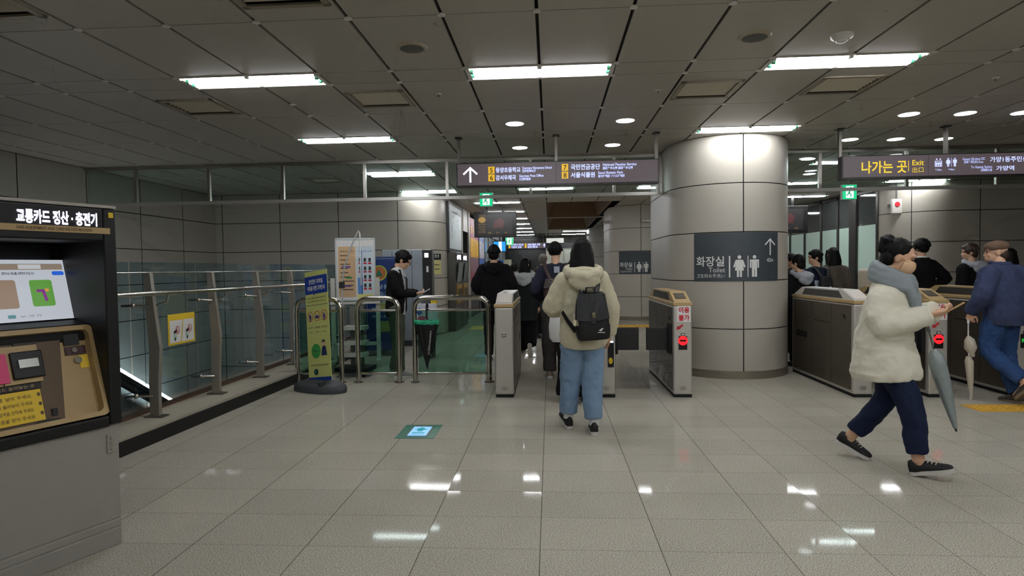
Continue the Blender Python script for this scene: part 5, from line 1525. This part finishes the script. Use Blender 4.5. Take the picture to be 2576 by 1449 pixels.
    def hair_long(p, m=M_hair, z0=-.22, w=.095, d=.07, back=-.055, seed=1):
        rnd = random.Random(seed); b = MB(); s = p.s
        b.ell(p.hp(0,-.018,.035), (.084*s,.098*s,.098*s), p.HM)
        pts = [p.hp(0,-.03,.07)]; R = [(.078*s,.09*s)]
        for f in (.25,.5,.75,1.):
            pts.append(p.hp(0,-.03+(back+.03)*f,.07+(z0-.07)*f)); R.append(((.078+(w-.078)*f)*s,(.092+(d-.092)*f)*s))
        b.tube(pts, R, 18, flat=p.HM @ Vector((1,0,0)))
        for q in range(26):
            x = rnd.uniform(-1,1)*w; y = back-(d*.9)*math.sqrt(max(0,1-(x/w)**2))+rnd.uniform(0,.01)
            b.tube([p.hp(x*.8,y*.8+.0,.02), p.hp(x,y,z0*.5), p.hp(x*1.02,y,z0-rnd.uniform(0,.035))], [.009*s,.008*s,.003*s], 6)
        for sd in (-1,1):
            b.tube([p.hp(sd*.060,.045,.085), p.hp(sd*.082,.035,.0), p.hp(sd*.088,.0,-.11), p.hp(sd*w*.95,-.02,z0+.01)], [.020*s,.022*s,.022*s,.010*s], 8)
        return b.build('hair', m, p.t, remesh=.007, smooth=1)
    def hood(p, m, big=1., y=-.10, z=1.42, open_=True, name='hood'):
        """soft hood lying on the upper back: a drooping pouch with a rolled opening"""
        b = MB(); s = p.s*big; n = p.spine(1.43)
        def L(x, y, z): return n + p.ty @ (Vector((x, y, z))*s)
        ring = []
        for q in range(25):
            a = 2*PI*q/24; sn = math.sin(a)
            ring.append(L(.118*math.cos(a), -.035+.105*sn, .012+.020*sn-.018*abs(math.cos(a))))
        b.tube(ring, .033*s, 10)
        b.tube([L(-.115,-.06,-.03), L(-.085,-.135,-.035), L(0,-.170,-.05), L(.085,-.135,-.035), L(.115,-.06,-.03)], [.035*s,.040*s,.038*s,.040*s,.035*s], 10)
        b.ell(L(0,-.130,-.075), (.118*s,.058*s,.085*s))
        b.ell(L(0,-.140,-.115), (.070*s,.045*s,.055*s))
        return b.build(name, m, p.t, remesh=.009, smooth=3, disp=[(.07,.010)])
def backpack(lab, P, m, w=.30, h=.40, d=.13, z=1.05, y=-.15, tilt=0, x=0, straps=True):
    """worn bag: stays its own thing; built in the wearer's frame"""
    t = thing('backpack', lab, 'backpack', tuple(P.t.location), P.t.rotation_euler.z)
    s = P.s; c = P.spine(z) + Vector((x, y - d/2, 0))*s
    R = Matrix.Rotation(math.radians(tilt), 3, 'Y')
    def V(a, b_, q): return c + R @ (Vector((a, b_, q))*s)
    rings = []
    for q, kx, ky in ((-.5,.80,.7),(-.47,.96,.95),(-.2,1.0,1.),(.1,.95,.95),(.35,.86,.8),(.46,.76,.62),(.5,.6,.4)):
        rings.append([V(w/2*kx*math.copysign(abs(math.cos(a))**.6, math.cos(a)), d/2*ky*math.copysign(abs(math.sin(a))**.6, math.sin(a)), q*h) for a in [2*PI*k/24 for k in range(24)]])
    b = MB(); b.rings(rings); o = b.build('bag_body', m, t, sub=1)
    return t, V, rings
def std(p, skin=M_skin, **kw):
    return p.body(skin, **kw)
SLIM = [(.78,.165,.118,0),(.90,.168,.120,0),(1.05,.158,.112,0),(1.2,.172,.122,.005),(1.32,.178,.112,0),(1.39,.140,.092,-.005),(1.435,.078,.074,-.005)]

# 1 woman in the fleece hoodie, walking away
W = Person('person in cream fleece hoodie and light blue jeans walking away with black backpack', .275, 5.16, 3, 1.655,
    dict(kneeL=(-.10,.10,.50), ankL=(-.125,.15,.105), kneeR=(.075,.03,.49), ankR=(.085,-.02,.085), elL=(-.285,.02,1.095), wrL=(-.17,.20,1.06), elR=(.245,.0,1.08), wrR=(.235,.06,.86), head=(0,.03,1.575), neck=(0,.0,1.43)), vox=.009, head=(-4,6,0))
M_fl = cloth('cream_fleece', (206,199,172), var=.10, bump=.9, bscale=130, vscale=70, bdist=.006)
W.shoes(mat('shoe_black', (18,18,20), .6), mat('sole_white', (206,204,198), .5), {'L':-16}, {'L':12,'R':-4})
W.body(M_skin, hands={'L':((.75,.6,-.1),(0,0,1),25),'R':((0,.25,-1),(-1,.2,0),20)}, eyes=False)
W.hair_long(M_hair, z0=-.205, w=.112, d=.075, back=-.045)
W.top(M_fl, [(.76,.185,.130,0),(.80,.208,.150,-.005),(.90,.206,.150,-.005),(1.05,.198,.142,-.005),(1.2,.200,.140,0),(1.31,.190,.126,0),(1.38,.150,.105,-.005),(1.43,.088,.085,-.0)], [.084,.086,.062], 'hoodie', folds=[(.14,.026),(.05,.008)])
W.hood(M_fl, 1.18)
M_jean = mat('light_denim', (124,150,178), .85, var=.22, vscale=9, bump=.25, bscale=500, spec=.2)
W.trousers(M_jean, (.112,.098,.078), hem=.10, folds=[(.12,.026),(.04,.010)], name='jeans', hip=(.185,.135))
for k in 'LR':
    a = W.J['ank'+k]; part('sock', lambda b: b.cyl(a + Vector((0,0,-.01)), a + Vector((0,0,.075)), .043, 14), M_wht, W.t)
M_bag = mat('bag_black', (15,16,19), .55, bump=.15, bscale=300)
bp, V, _ = backpack('black flap backpack worn over the cream fleece hoodie', W, M_bag, .295, .385, .13, 1.035, -.168, tilt=-4, x=.05)
b = MB(); b.add([V(-.115,-.060,.185),V(.115,-.060,.185),V(.135,-.078,-.015),V(0,-.084,-.035),V(-.135,-.078,-.015),V(-.1,.02,.205),V(.1,.02,.205)], [(5,6,1,0),(0,1,2,3,4),(0,4,5),(1,6,2)])
fl = b.build('flap', mat('flap_leather', (22,25,30), .42, bump=.2, bscale=200), bp)
b = MB(); b.add([V(-.018,-.066,.19),V(.018,-.066,.19),V(.02,-.092,-.05),V(-.02,-.092,-.05)], [(3,2,1,0)]); fs = b.build('flap_strap', M_black, fl)
part('buckle', lambda b: (b.ell(V(.0,-.092,.02), (.008,.006,.022)), b.tube([V(.012,-.09,.045),V(.014,-.098,.02),V(.010,-.09,-.01)], .004, 6)), mat('buckle_gold', (186,172,140), .3, .9), bp)
part('handle', lambda b: b.tube([V(-.035,.0,.175),V(-.03,-.005,.245),V(.03,-.005,.245),V(.035,.0,.175)], [(.012,.006)]*4, 8), M_black, bp)
[part('zip_pull', lambda b: b.tube([V(sx_,-.06,.0),V(sx_-.005,-.075,-.06)], .004, 6), mat('buckle_gold', (186,172,140), .3, .9), bp) for sx_ in (-.125,.135)]
part('key_charm', lambda b: (b.tube([V(-.150,-.04,.045),V(-.152,-.052,.0)], .003, 6), b.box(*[q for c in zip(V(-.165,-.062,-.055), V(-.135,-.050,-.01)) for q in (min(c), max(c))])), mat('charm_cream', (214,206,176), .5), bp)
part('strap', lambda b: b.tube([V(-.14,.04,-.12),V(-.20,.07,-.02),V(-.235,.13,.05)], [(.020,.005)]*3, 8, flat=(0,0,1)), M_black, bp)
[part('shoulder_strap', lambda b: b.tube([V(sd*.05,.03,.17),V(sd*.07,.04,.25),V(sd*.09,.09,.31),V(sd*.11,.2,.29)], [(.020,.006)]*4, 8, flat=(1,0,0)), M_black, bp) for sd in (-1,1)]
def lg_(b):
    M = plane_M(V(.06,-.073,-.115), (1,0,0), (0,0,1))
    ppoly(b, M, [(-.022,.004),(-.008,.012),(.004,.022),(.018,.020),(.008,.010),(.002,.0),(-.004,-.004)]); pquad(b, M, -.028, .028, -.016, -.010)
part('logo', lg_, M_wht, bp)

# 2 woman walking past on the right, looking at her phone
W2 = Person('person in white quilted jacket and navy jeans walking right, looking down at a phone', 2.30, 4.33, -130, 1.60,
    dict(pelvis=(0,.0,.90), neck=(.0,.045,1.405), head=(0,.095,1.535), hipL=(-.085,-.01,.88), hipR=(.085,.01,.88), kneeL=(-.085,.02,.50), ankL=(-.09,-.25,.150), kneeR=(.085,.19,.49), ankR=(.09,.235,.10),
         shL=(-.140,.03,1.235), shR=(.140,.02,1.235), elL=(-.195,.10,1.06), elR=(.235,.01,1.05), wrL=(-.09,.30,1.15), wrR=(.09,.29,1.14)), vox=.008, head=(16,24,0))
M_q = cloth('quilted_white', (226,222,204), var=.04, bump=.15, bscale=60, rough=.7)
W2.shoes(mat('shoe_black', (18,18,20), .6), mat('sole_white', (206,204,198), .5), {'L':24,'R':-17}, {}, laces=mat('lace_cream', (210,200,180), .6))
W2.body(M_skin, hands={'R':((-.45,.85,.12),(-.5,.1,.7),34),'L':((.40,.85,.12),(.5,.1,.7),34)}, mask=mat('mask_beige', (214,178,142), .7))
W2.hair_short(M_hair, 1.04, low=.02, seed=3, fringe=-.022, back=.014)
b = MB(); b.ell(W2.hp(0,-.115,.085), (.048,.045,.048)); b.ell(W2.hp(0.01,-.13,.03), (.03,.03,.05))
for q in range(14):
    a = q*2.4; b.tube([W2.hp(.03*math.cos(a),-.115+.03*math.sin(a),.10), W2.hp(.055*math.cos(a),-.115+.05*math.sin(a),.09), W2.hp(.05*math.cos(a+.6),-.115+.05*math.sin(a+.6),.05)], [.012,.012,.004], 6)
b.build('hair_bun', M_hair, W2.t, remesh=.006, smooth=1)
b = MB()
W2.torso(b, [(.655,.238,.215,.015),(.70,.248,.222,.012),(.80,.242,.210,.005),(.95,.226,.188,-.005),(1.1,.218,.170,-.0),(1.22,.208,.150,.0),(1.31,.175,.125,0),(1.37,.12,.095,0),(1.405,.08,.08,0)])
for z in (.70,.76,.82,.89,.97): W2.torso(b, [(z-.022,.20,.165,0),(z,.252-.06*(z-.7),.216-.09*(z-.7),0),(z+.022,.20,.165,0)])
for k in 'LR':
    W2.limb(b, ['sh'+k,'el'+k,'wr'+k], [.104,.098,.072], 14); a = W2.J['sh'+k]; b.ell(a, (.098,)*3)
    nk = W2.spine(1.36); b.tube([nk, nk.lerp(a,.55), a], [.07,.085,.098], 12)
b.build('jacket', M_q, W2.t, remesh=.010, smooth=4, disp=[(.16,.022),(.06,.014)])
M_scf = cloth('grey_scarf', (140,148,152), bump=.5, bscale=200)
b = MB()
n0 = W2.spine(1.40)
for k, (rx, ry, z, r) in enumerate(((.105,.10,.03,.038),(.112,.108,-.005,.042),(.12,.115,-.04,.036))):
    b.tube([n0 + Vector((rx*math.cos(a), ry*math.sin(a)+.005, z + .05*math.sin(-a)*1.0)) for a in [2*PI*q/20 for q in range(21)]], r, 10)
for sd in (-1,1):
    b.tube([n0 + Vector((sd*.075,.09,-.03)), n0 + Vector((sd*.045,.135,-.14)), n0 + Vector((sd*.03,.155,-.26))], [.040,.034,.022], 10)
b.build('scarf', M_scf, W2.t, remesh=.010, smooth=3, disp=[(.07,.012)])
M_nv = mat('navy_denim', (26,36,64), .8, var=.2, vscale=9, bump=.25, bscale=500, spec=.25)
W2.trousers(M_nv, (.108,.086,.070), hem=.16, folds=[(.11,.022),(.04,.008)], name='jeans', hip=(.18,.14))
# her phone and umbrella
hx = (W2.J['wrL']+W2.J['wrR'])/2 + Vector((0,.105,.03))
t = thing('phone', 'phone in a tan case held in both hands by the walker in white', 'phone', tuple(W2.t.location), W2.t.rotation_euler.z)
Rp = Matrix.Rotation(math.radians(35), 3, 'X')
part('case', lambda b: b.cbox(hx, (.075,.15,.010), Rp), mat('phone_tan', (196,160,110), .5), t, bevel=.004)
part('display', lambda b: b.cbox(hx + Rp @ Vector((0,0,.006)), (.068,.14,.002), Rp), M_black, t)
t = thing('clear_umbrella', 'folded clear plastic umbrella hanging from the arm of the walker in white', 'umbrella', (2.42,4.05,.5))
ua, uc = Vector((2.50,4.20,1.02)), Vector((2.65,4.12,.30))
ud = (uc-ua).normalized()
def fn(b):
    pts = []; R = []
    for f, r in ((.26,.018),(.32,.046),(.42,.050),(.55,.046),(.7,.036),(.85,.024),(.97,.012)):
        pts.append(ua.lerp(uc, f)); R.append(r)
    b.tube(pts, R, 14)
part('canopy', fn, mat('clear_vinyl', (136,146,146), .25, var=.2, vscale=20, bump=.5, bscale=40), t, local=False)
part('shaft', lambda b: b.tube([ua, uc], .006, 8), M_dsteel, t, local=False)
part('tip', lambda b: b.tube([ua.lerp(uc,.96), uc], [.010,.006], 8), M_dgrey, t, local=False)
part('handle', lambda b: b.tube(bent([ua.lerp(uc,.10), ua-ud*.02, ua-ud*.02+Vector((-.06,.02,.0)), ua+ud*.05+Vector((-.065,.02,0))], .035), .011, 8), mat('handle_smoke', (90,92,92), .3), t, local=False)

# 3 man on his phone behind the barrier
A = Person('person in black cardigan and green trousers standing behind the barrier looking at a phone', -2.03, 7.86, -84, 1.69,
    dict(neck=(0,.02,1.43), head=(0,.105,1.54), elL=(-.20,.06,1.12), elR=(.205,.05,1.12), wrL=(-.07,.27,1.10), wrR=(.07,.27,1.10), kneeL=(-.09,.02,.49), kneeR=(.09,.03,.49), ankL=(-.10,-.05,.085), ankR=(.09,.05,.085)), vox=.008, head=(4,32,0))
A.shoes(mat('shoe_greywhite', (150,148,146), .6), M_wht)
A.body(M_skin, hands={'R':((-.45,.88,.05),(-.5,.1,.7),30),'L':((.40,.9,.05),(.5,.1,.7),30)}, glasses=True)
A.hair_short(M_hair, 1.13, fringe=.004, n=260, seed=5)
A.top(cloth('white_shirt', (196,196,198)), [(.82,.150,.112,.012),(.95,.150,.112,.012),(1.1,.150,.112,.014),(1.25,.150,.112,.016),(1.36,.135,.092,.010),(1.44,.074,.074,.0)], [.06,.05,.035], 'shirt')
# open cardigan: the front stays clear of the shirt
b = MB()
A.torso(b, [(.80,.172,.112,-.022),(.90,.176,.116,-.022),(1.05,.170,.112,-.022),(1.2,.176,.116,-.02),(1.32,.178,.104,-.020),(1.40,.14,.080,-.022),(1.43,.085,.066,-.03)])
for k in 'LR':
    A.limb(b, ['sh'+k,'el'+k,'wr'+k], [.075,.064,.045], 14); a = A.J['sh'+k]; b.ell(a, (.078,)*3); nk = A.spine(1.42) + Vector((0,-.02,0)); b.tube([nk, nk.lerp(a,.55), a], [.06,.065,.075], 12)
    sd = -1 if k == 'L' else 1
    b.tube([A.spine(1.42)+Vector((sd*.075,.03,0)), A.spine(1.2)+Vector((sd*.125,.085,0)), A.spine(.85)+Vector((sd*.135,.085,0))], [.03,.04,.04], 10)
b.build('cardigan', cloth('black_knit', (22,21,23)), A.t, remesh=.010, smooth=3, disp=FOLD)
A.trousers(cloth('green_trousers', (88,96,80)), (.105,.086,.072), hem=.02)
part('lanyard', lambda b: b.tube([A.spine(1.42)+Vector((-.07,.02,.01)), A.spine(1.3)+Vector((-.05,.13,0)), A.spine(1.08)+Vector((0,.145,0)), A.spine(1.3)+Vector((.05,.13,0)), A.spine(1.42)+Vector((.07,.02,.01))], .006, 6), M_black, A.t)
hx = (A.J['wrL']+A.J['wrR'])/2 + Vector((0,.115,.02)); Rp = Matrix.Rotation(math.radians(30), 3, 'X')
t = thing('phone', 'silver phone held by the man in the black cardigan', 'phone', tuple(A.t.location), A.t.rotation_euler.z)
part('case', lambda b: b.cbox(hx, (.075,.15,.010), Rp), mat('phone_silver', (190,194,200), .3, .3), t, bevel=.004)
part('display', lambda b: b.cbox(hx + Rp @ Vector((0,0,.006)), (.068,.14,.002), Rp), emis('phone_glow', (180,190,210), .5), t)

# 4 man in black jacket in the corridor
P = Person('person in black hooded jacket seen from behind above the left ticket gate', -.85, 9.2, 2, 1.755, dict(elL=(-.275,.0,1.11), elR=(.275,.0,1.11), wrL=(-.20,.18,.98), wrR=(.20,.18,.98)), vox=.012)
P.shoes(M_black); P.body(M_skin, eyes=False); P.hair_short(M_hair, 1.12, low=.02, seed=8)
M_bj = cloth('black_jacket', (20,20,23)); P.top(M_bj, [(.74,.19,.14,0),(.9,.205,.15,0),(1.1,.212,.15,0),(1.25,.215,.15,0),(1.34,.205,.125,0),(1.41,.15,.10,0),(1.45,.09,.085,0)], [.105,.098,.07]); P.hood(M_bj, 1.0); P.trousers(cloth('black_trousers', (20,20,21)))
# 5 woman with the white hood
P = Person('person with long black hair, white hood and dark coat walking away in the corridor', -.40, 9.85, -8, 1.565, dict(ankR=(.10,-.16,.19), kneeR=(.09,.03,.50), ankL=(-.09,.06,.085)), vox=.012, head=(-25,4,0))
P.shoes(mat('shoe_grey', (120,116,108), .6), mat('sole_pale', (206,202,190), .5), {'R':62}); P.body(M_skin, eyes=False); P.hair_long(M_hair, z0=-.24, w=.10, seed=9)
P.top(cloth('dark_coat', (40,44,44)), [(.60,.20,.16,0),(.8,.215,.165,0),(1.0,.21,.16,0),(1.2,.205,.15,0),(1.32,.195,.125,0),(1.40,.14,.10,0),(1.44,.09,.085,0)], [.095,.09,.065], 'coat'); P.hood(cloth('white_hood', (196,198,200)), 1.25); P.trousers(cloth('black_trousers', (20,20,21)), (.12,.12,.11))
# 6 far people
P = Person('person with short grey hair far down the corridor beyond the long-haired one', -.14, 12.2, 0, 1.675, vox=.014)
P.shoes(M_black); P.body(M_skin2, eyes=False); P.hair_short(M_hairg, 1.04, seed=4); P.top(cloth('olive_coat', (62,58,52)), SLIM, [.085,.075,.055], 'coat'); P.hood(cloth('fur_collar', (84,78,68)), .95, name='collar'); P.trousers(M_bj)
P = Person('short person in dark clothes farthest down the corridor, left of the white hood', -.80, 13.4, 0, 1.50, vox=.014)
P.shoes(M_black); P.body(M_skin2, eyes=False); P.hair_short(M_hair, 1.1, seed=14); P.top(M_bj, SLIM, [.085,.075,.055]); P.trousers(M_bj)
# 7 man with the maroon backpack
P = Person('person in navy sweater with short black hair and dark maroon backpack seen from behind', .07, 7.83, 0, 1.725, dict(elL=(-.265,-.02,1.10), wrL=(-.19,.18,1.0), elR=(.25,.0,1.10), wrR=(.17,.2,1.02), ankL=(-.085,-.05,.085), ankR=(.10,.16,.085), kneeR=(.09,.12,.49)), vox=.010, head=(-10,4,0))
P.shoes(mat('shoe_tan', (150,136,118), .6), M_wht); P.body(M_skin, eyes=False); P.hair_short(M_hair, 1.10, low=-.03, seed=6)
P.top(cloth('navy_sweater', (48,50,66)), SLIM, [.092,.085,.06], 'sweater'); P.trousers(cloth('charcoal_trousers', (72,68,67)), (.112,.096,.080))
bk, V, _ = backpack('dark maroon leather backpack with silver ring on the man in navy', P, mat('bag_maroon', (62,38,38), .5, bump=.2, bscale=150), .31, .40, .12, 1.06, -.135)
part('label', lambda b: b.cbox(P.spine(1.365)+Vector((.015,-.128,0)), (.07,.006,.08)), mat('label_pale', (170,176,190), .5), P.t)
[part('shoulder_strap', lambda b: b.tube([V(sd*.07,.02,.19),V(sd*.13,.06,.33),V(sd*.135,.13,.385)], [(.026,.006)]*3, 8, flat=(1,0,0)), mat('strap_maroon', (62,46,44), .55), bk) for sd in (-1,1)]
part('ring', lambda b: b.tube([V(-.06+.018*math.cos(a),-.07,.165+.025*math.sin(a)) for a in [2*PI*q/14 for q in range(15)]], .004, 6), M_tubes, bk)
part('blue_charm', lambda b: b.ell(V(-.045,-.072,.115), (.018,.012,.014)), M_blue, bk)
part('flap', lambda b: b.add([V(-.125,-.05,.195),V(.125,-.05,.195),V(.15,-.067,.08),V(-.15,-.067,.08)], [(0,1,2,3)]), mat('flap_maroon', (44,28,28), .45), bk)
# 8 person hidden behind the fleece hoodie
P = Person('person in black hidden ahead of the fleece hoodie, white-soled black shoes showing', .26, 6.30, 0, 1.50, dict(ankL=(-.155,.02,.085), kneeL=(-.11,.04,.49), ankR=(.085,-.05,.085)), vox=.012)
P.shoes(M_black, M_wht, {'L':6}); P.body(M_skin, eyes=False); P.hair_short(M_hair, 1.05, seed=16); P.top(M_bj, SLIM, [.085,.08,.055]); P.trousers(cloth('black_trousers', (20,20,21)), (.11,.1,.085))
t = thing('tote_bag', 'white bag peeking out left of the fleece hoodie', 'bag', (.07,6.1,.8))
part('bag_body', lambda b: b.rings([[Vector((.085+.10*k*math.cos(a), 6.12+.05*k*math.sin(a), z)) for a in [2*PI*j/18 for j in range(18)]] for k, z in ((.7,.66),(1,.70),(1.05,.82),(.9,.93),(.5,.98))]), mat('bag_cloth', (212,212,210), .7), t, local=False)
part('handle', lambda b: b.tube([(.05,6.13,.96),(.07,6.2,1.08),(.12,6.2,1.08),(.12,6.13,.96)], .008, 6), M_wht, t, local=False)

# right-hand queue behind the gates
P = Person('person in black jacket with pale grey hood right beside the big pillar', 3.42, 8.6, 20, 1.53, vox=.012, head=(20,10,0))
P.shoes(M_black); P.body(M_skin, eyes=False); P.hair_short(M_hair, 1.12, low=.03, seed=21); P.top(M_bj, SLIM, [.085,.08,.055]); P.hood(cloth('grey_hood', (166,170,178)), 1.1); P.trousers(M_bj)
P = Person('person in navy and white jacket with dark backpack, face turned left, by the office window', 3.93, 9.25, 25, 1.61, vox=.011, head=(55,10,0))
P.shoes(M_black); P.body(M_skin); P.hair_short(M_hair, 1.10, low=.02, seed=22); P.top(cloth('navy_jacket', (36,44,64)), SLIM, [.09,.085,.06]); P.trousers(M_bj)
b = MB(); P.torso(b, [(1.02,.172,.126,0),(1.1,.176,.13,.0),(1.2,.180,.132,.004),(1.24,.176,.128,.004)]); b.build('white_panel', cloth('pale_panel', (176,186,200)), P.t)
bk, V, _ = backpack('charcoal backpack with white and yellow tags on the boy in navy', P, mat('bag_charcoal', (40,38,40), .7), .28, .40, .12, 1.10, -.125)
[part('shoulder_strap', lambda b: b.tube([V(sd*.07,.02,.19),V(sd*.12,.06,.31),V(sd*.125,.13,.35)], [(.026,.006)]*3, 8, flat=(1,0,0)), M_dgrey, bk) for sd in (-1,1)]
part('white_tag', lambda b: b.cbox(V(.02,-.065,.03), (.03,.004,.03)), M_wht, bk)
part('yellow_tag', lambda b: b.ell(V(.15,-.02,.0), (.02,.02,.025)), M_yel, bk)
P = Person('person in dark clothes whose face shows between the grey hood and the navy jacket', 3.86, 10.0, 60, 1.575, vox=.013, head=(40,15,0))
P.shoes(M_black); P.body(M_skin2); P.hair_short(M_hair, 1.08, seed=23); P.top(M_bj, SLIM, [.085,.08,.055]); P.trousers(M_bj)
P = Person('person with long straight black hair in a taupe coat by the office window', 4.36, 9.65, 0, 1.655, vox=.011)
P.shoes(M_black); P.body(M_skin, eyes=False); P.hair_long(M_hair, z0=-.17, w=.105, seed=24); P.top(cloth('taupe_coat', (92,84,74)), [(.5,.21,.16,0),(.8,.205,.155,0),(1.0,.195,.145,0),(1.2,.2,.145,0),(1.32,.195,.12,0),(1.40,.14,.10,0),(1.44,.09,.085,0)], [.09,.085,.06], 'coat'); P.trousers(M_bj)
P = Person('person in black suit coat with thick black hair, one elbow out, against the right wall', 5.52, 9.4, 8, 1.745, dict(elR=(.40,-.02,1.13), wrR=(.22,.10,1.02), elL=(-.24,.02,1.1), wrL=(-.12,.25,1.1)), vox=.011, head=(14,6,0))
P.shoes(M_black); P.body(M_skin, eyes=False); P.hair_short(M_hair, 1.22, n=220, seed=25); P.top(M_bj, [(.72,.19,.14,0),(.9,.19,.14,0),(1.1,.185,.135,0),(1.25,.2,.14,0),(1.34,.2,.12,0),(1.41,.14,.10,0),(1.45,.085,.085,0)], [.09,.08,.058], 'coat'); P.trousers(M_bj)
part('shirt_collar', lambda b: b.tube([P.spine(1.445)+Vector((.066*math.cos(a),.064*math.sin(a),.008)) for a in [2*PI*q/18 for q in range(19)]], .014, 8), M_wht, P.t)
P = Person('person with brown hair, grey hood and dark jacket left of the man in the cap', 6.22, 9.4, 22, 1.665, vox=.011, head=(45,8,0))
P.shoes(M_black); P.body(M_skin); P.hair_short(M_hairb, 1.14, low=.02, seed=26); P.top(M_bj, SLIM, [.09,.085,.06]); P.hood(cloth('grey_hood', (166,170,178)), 1.1); P.trousers(M_bj)
part('bag_strap', lambda b: b.tube([P.spine(1.1)+Vector((.15,-.13,0)), P.spine(1.3)+Vector((-.05,-.16,0)), P.spine(1.42)+Vector((-.13,-.04,.02)), P.spine(1.3)+Vector((-.12,.13,0))], [(.022,.006)]*4, 8, flat=(1,0,0)), mat('strap_tan', (120,100,84), .6), P.t)
P = Person('person with long dark hair almost hidden behind the man in the cap', 6.92, 9.6, 0, 1.60, vox=.014)
P.shoes(M_black); P.body(M_skin2, eyes=False); P.hair_long(M_hair, z0=-.2, w=.10, seed=27); P.top(M_bj, SLIM, [.085,.08,.055]); P.trousers(M_bj)
# man in the cap
P = Person('person in blue jacket, jeans and brown cap stepping through the right-hand gates', 4.53, 6.37, 16, 1.64,
    dict(pelvis=(0,-.02,.92), neck=(0,.03,1.43), head=(0,.08,1.56), kneeL=(-.12,.06,.52), ankL=(-.05,-.27,.26), kneeR=(.09,.05,.49), ankR=(.075,-.10,.085), shL=(-.178,.0,1.33), shR=(.178,0,1.33), elL=(-.30,-.02,1.10), wrL=(-.26,.12,.94), elR=(.31,-.02,1.20), wrR=(.20,.14,1.19)), vox=.009, head=(48,6,0))
P.shoes(mat('shoe_brown', (58,52,46), .6), mat('sole_tan', (120,108,92), .6), {'L':48,'R':4}, {'L':14})
P.body(M_skin, hands={'L':((0,.25,-1),(1,.2,0),45),'R':((0,.5,-.8),(-1,.2,0),35)})
P.hair_short(M_hairb, .88, low=.02, n=0, seed=30)
P.top(cloth('blue_jacket', (60,68,98)), [(.80,.185,.145,-.01),(.90,.208,.16,-.01),(1.05,.212,.16,-.01),(1.2,.215,.155,-.005),(1.32,.205,.13,0),(1.40,.15,.10,0),(1.445,.088,.085,0)], [.102,.092,.066])
b = MB(); n0 = P.spine(1.435)
b.tube([n0 + Vector((.085*math.cos(a), .08*math.sin(a), .01+.012*math.sin(a))) for a in [2*PI*q/18 for q in range(19)]], .02, 8); b.build('collar', cloth('blue_jacket', (58,70,112)), P.t, sub=1)
P.trousers(mat('blue_denim', (46,72,116), .85, var=.2, vscale=9, bump=.25, bscale=500, spec=.2), (.115,.09,.074), hem=.05, folds=[(.12,.024),(.04,.010)], name='jeans', hip=(.185,.14))
b = MB()
b.ell(P.hp(0,-.012,.060), (.090,.108,.062), P.HM)
b.build('cap', cloth('cap_brown', (112,90,76)), P.t, remesh=.008, smooth=2)
b = MB()
b.rings([[P.hp(w_*math.cos(a), y_+.018*math.sin(a), .052-.02*(y_-.08)*4) for a in [2*PI*q/16 for q in range(16)]] for y_, w_ in ((.07,.07),(.10,.072),(.135,.06),(.16,.035))]); b.build('cap_peak', cloth('cap_brown', (112,90,76)), P.t, sub=1)
w0 = WM[P.t.name] @ (P.J['wrL'] + Vector((0,.03,-.09)))
t = thing('cream_umbrella', 'folded cream umbrella hanging from the left hand of the man in the cap', 'umbrella', tuple(w0))
def fn(b):
    for zs in (((-.16,.012),(-.20,.045),(-.28,.058),(-.34,.026),(-.37,.020)),((-.37,.02),(-.42,.04),(-.60,.030),(-.80,.012))):
        b.tube([(.0+.012*k,.0,z) for k, (z, r) in enumerate(zs)], [r for z, r in zs], 12)
part('canopy', fn, mat('umbrella_cream', (190,182,164), .6, bump=.5, bscale=60), t)
part('shaft', lambda b: b.tube([(0,0,.02),(0,0,-.18),(.03,0,-.84)], .007, 8), mat('shaft_white', (206,206,204), .3), t)
part('handle', lambda b: b.tube(bent([(0,0,-.03),(0,0,.06),(.05,.0,.06),(.05,0,.02)], .03), .012, 8), M_wht, t)
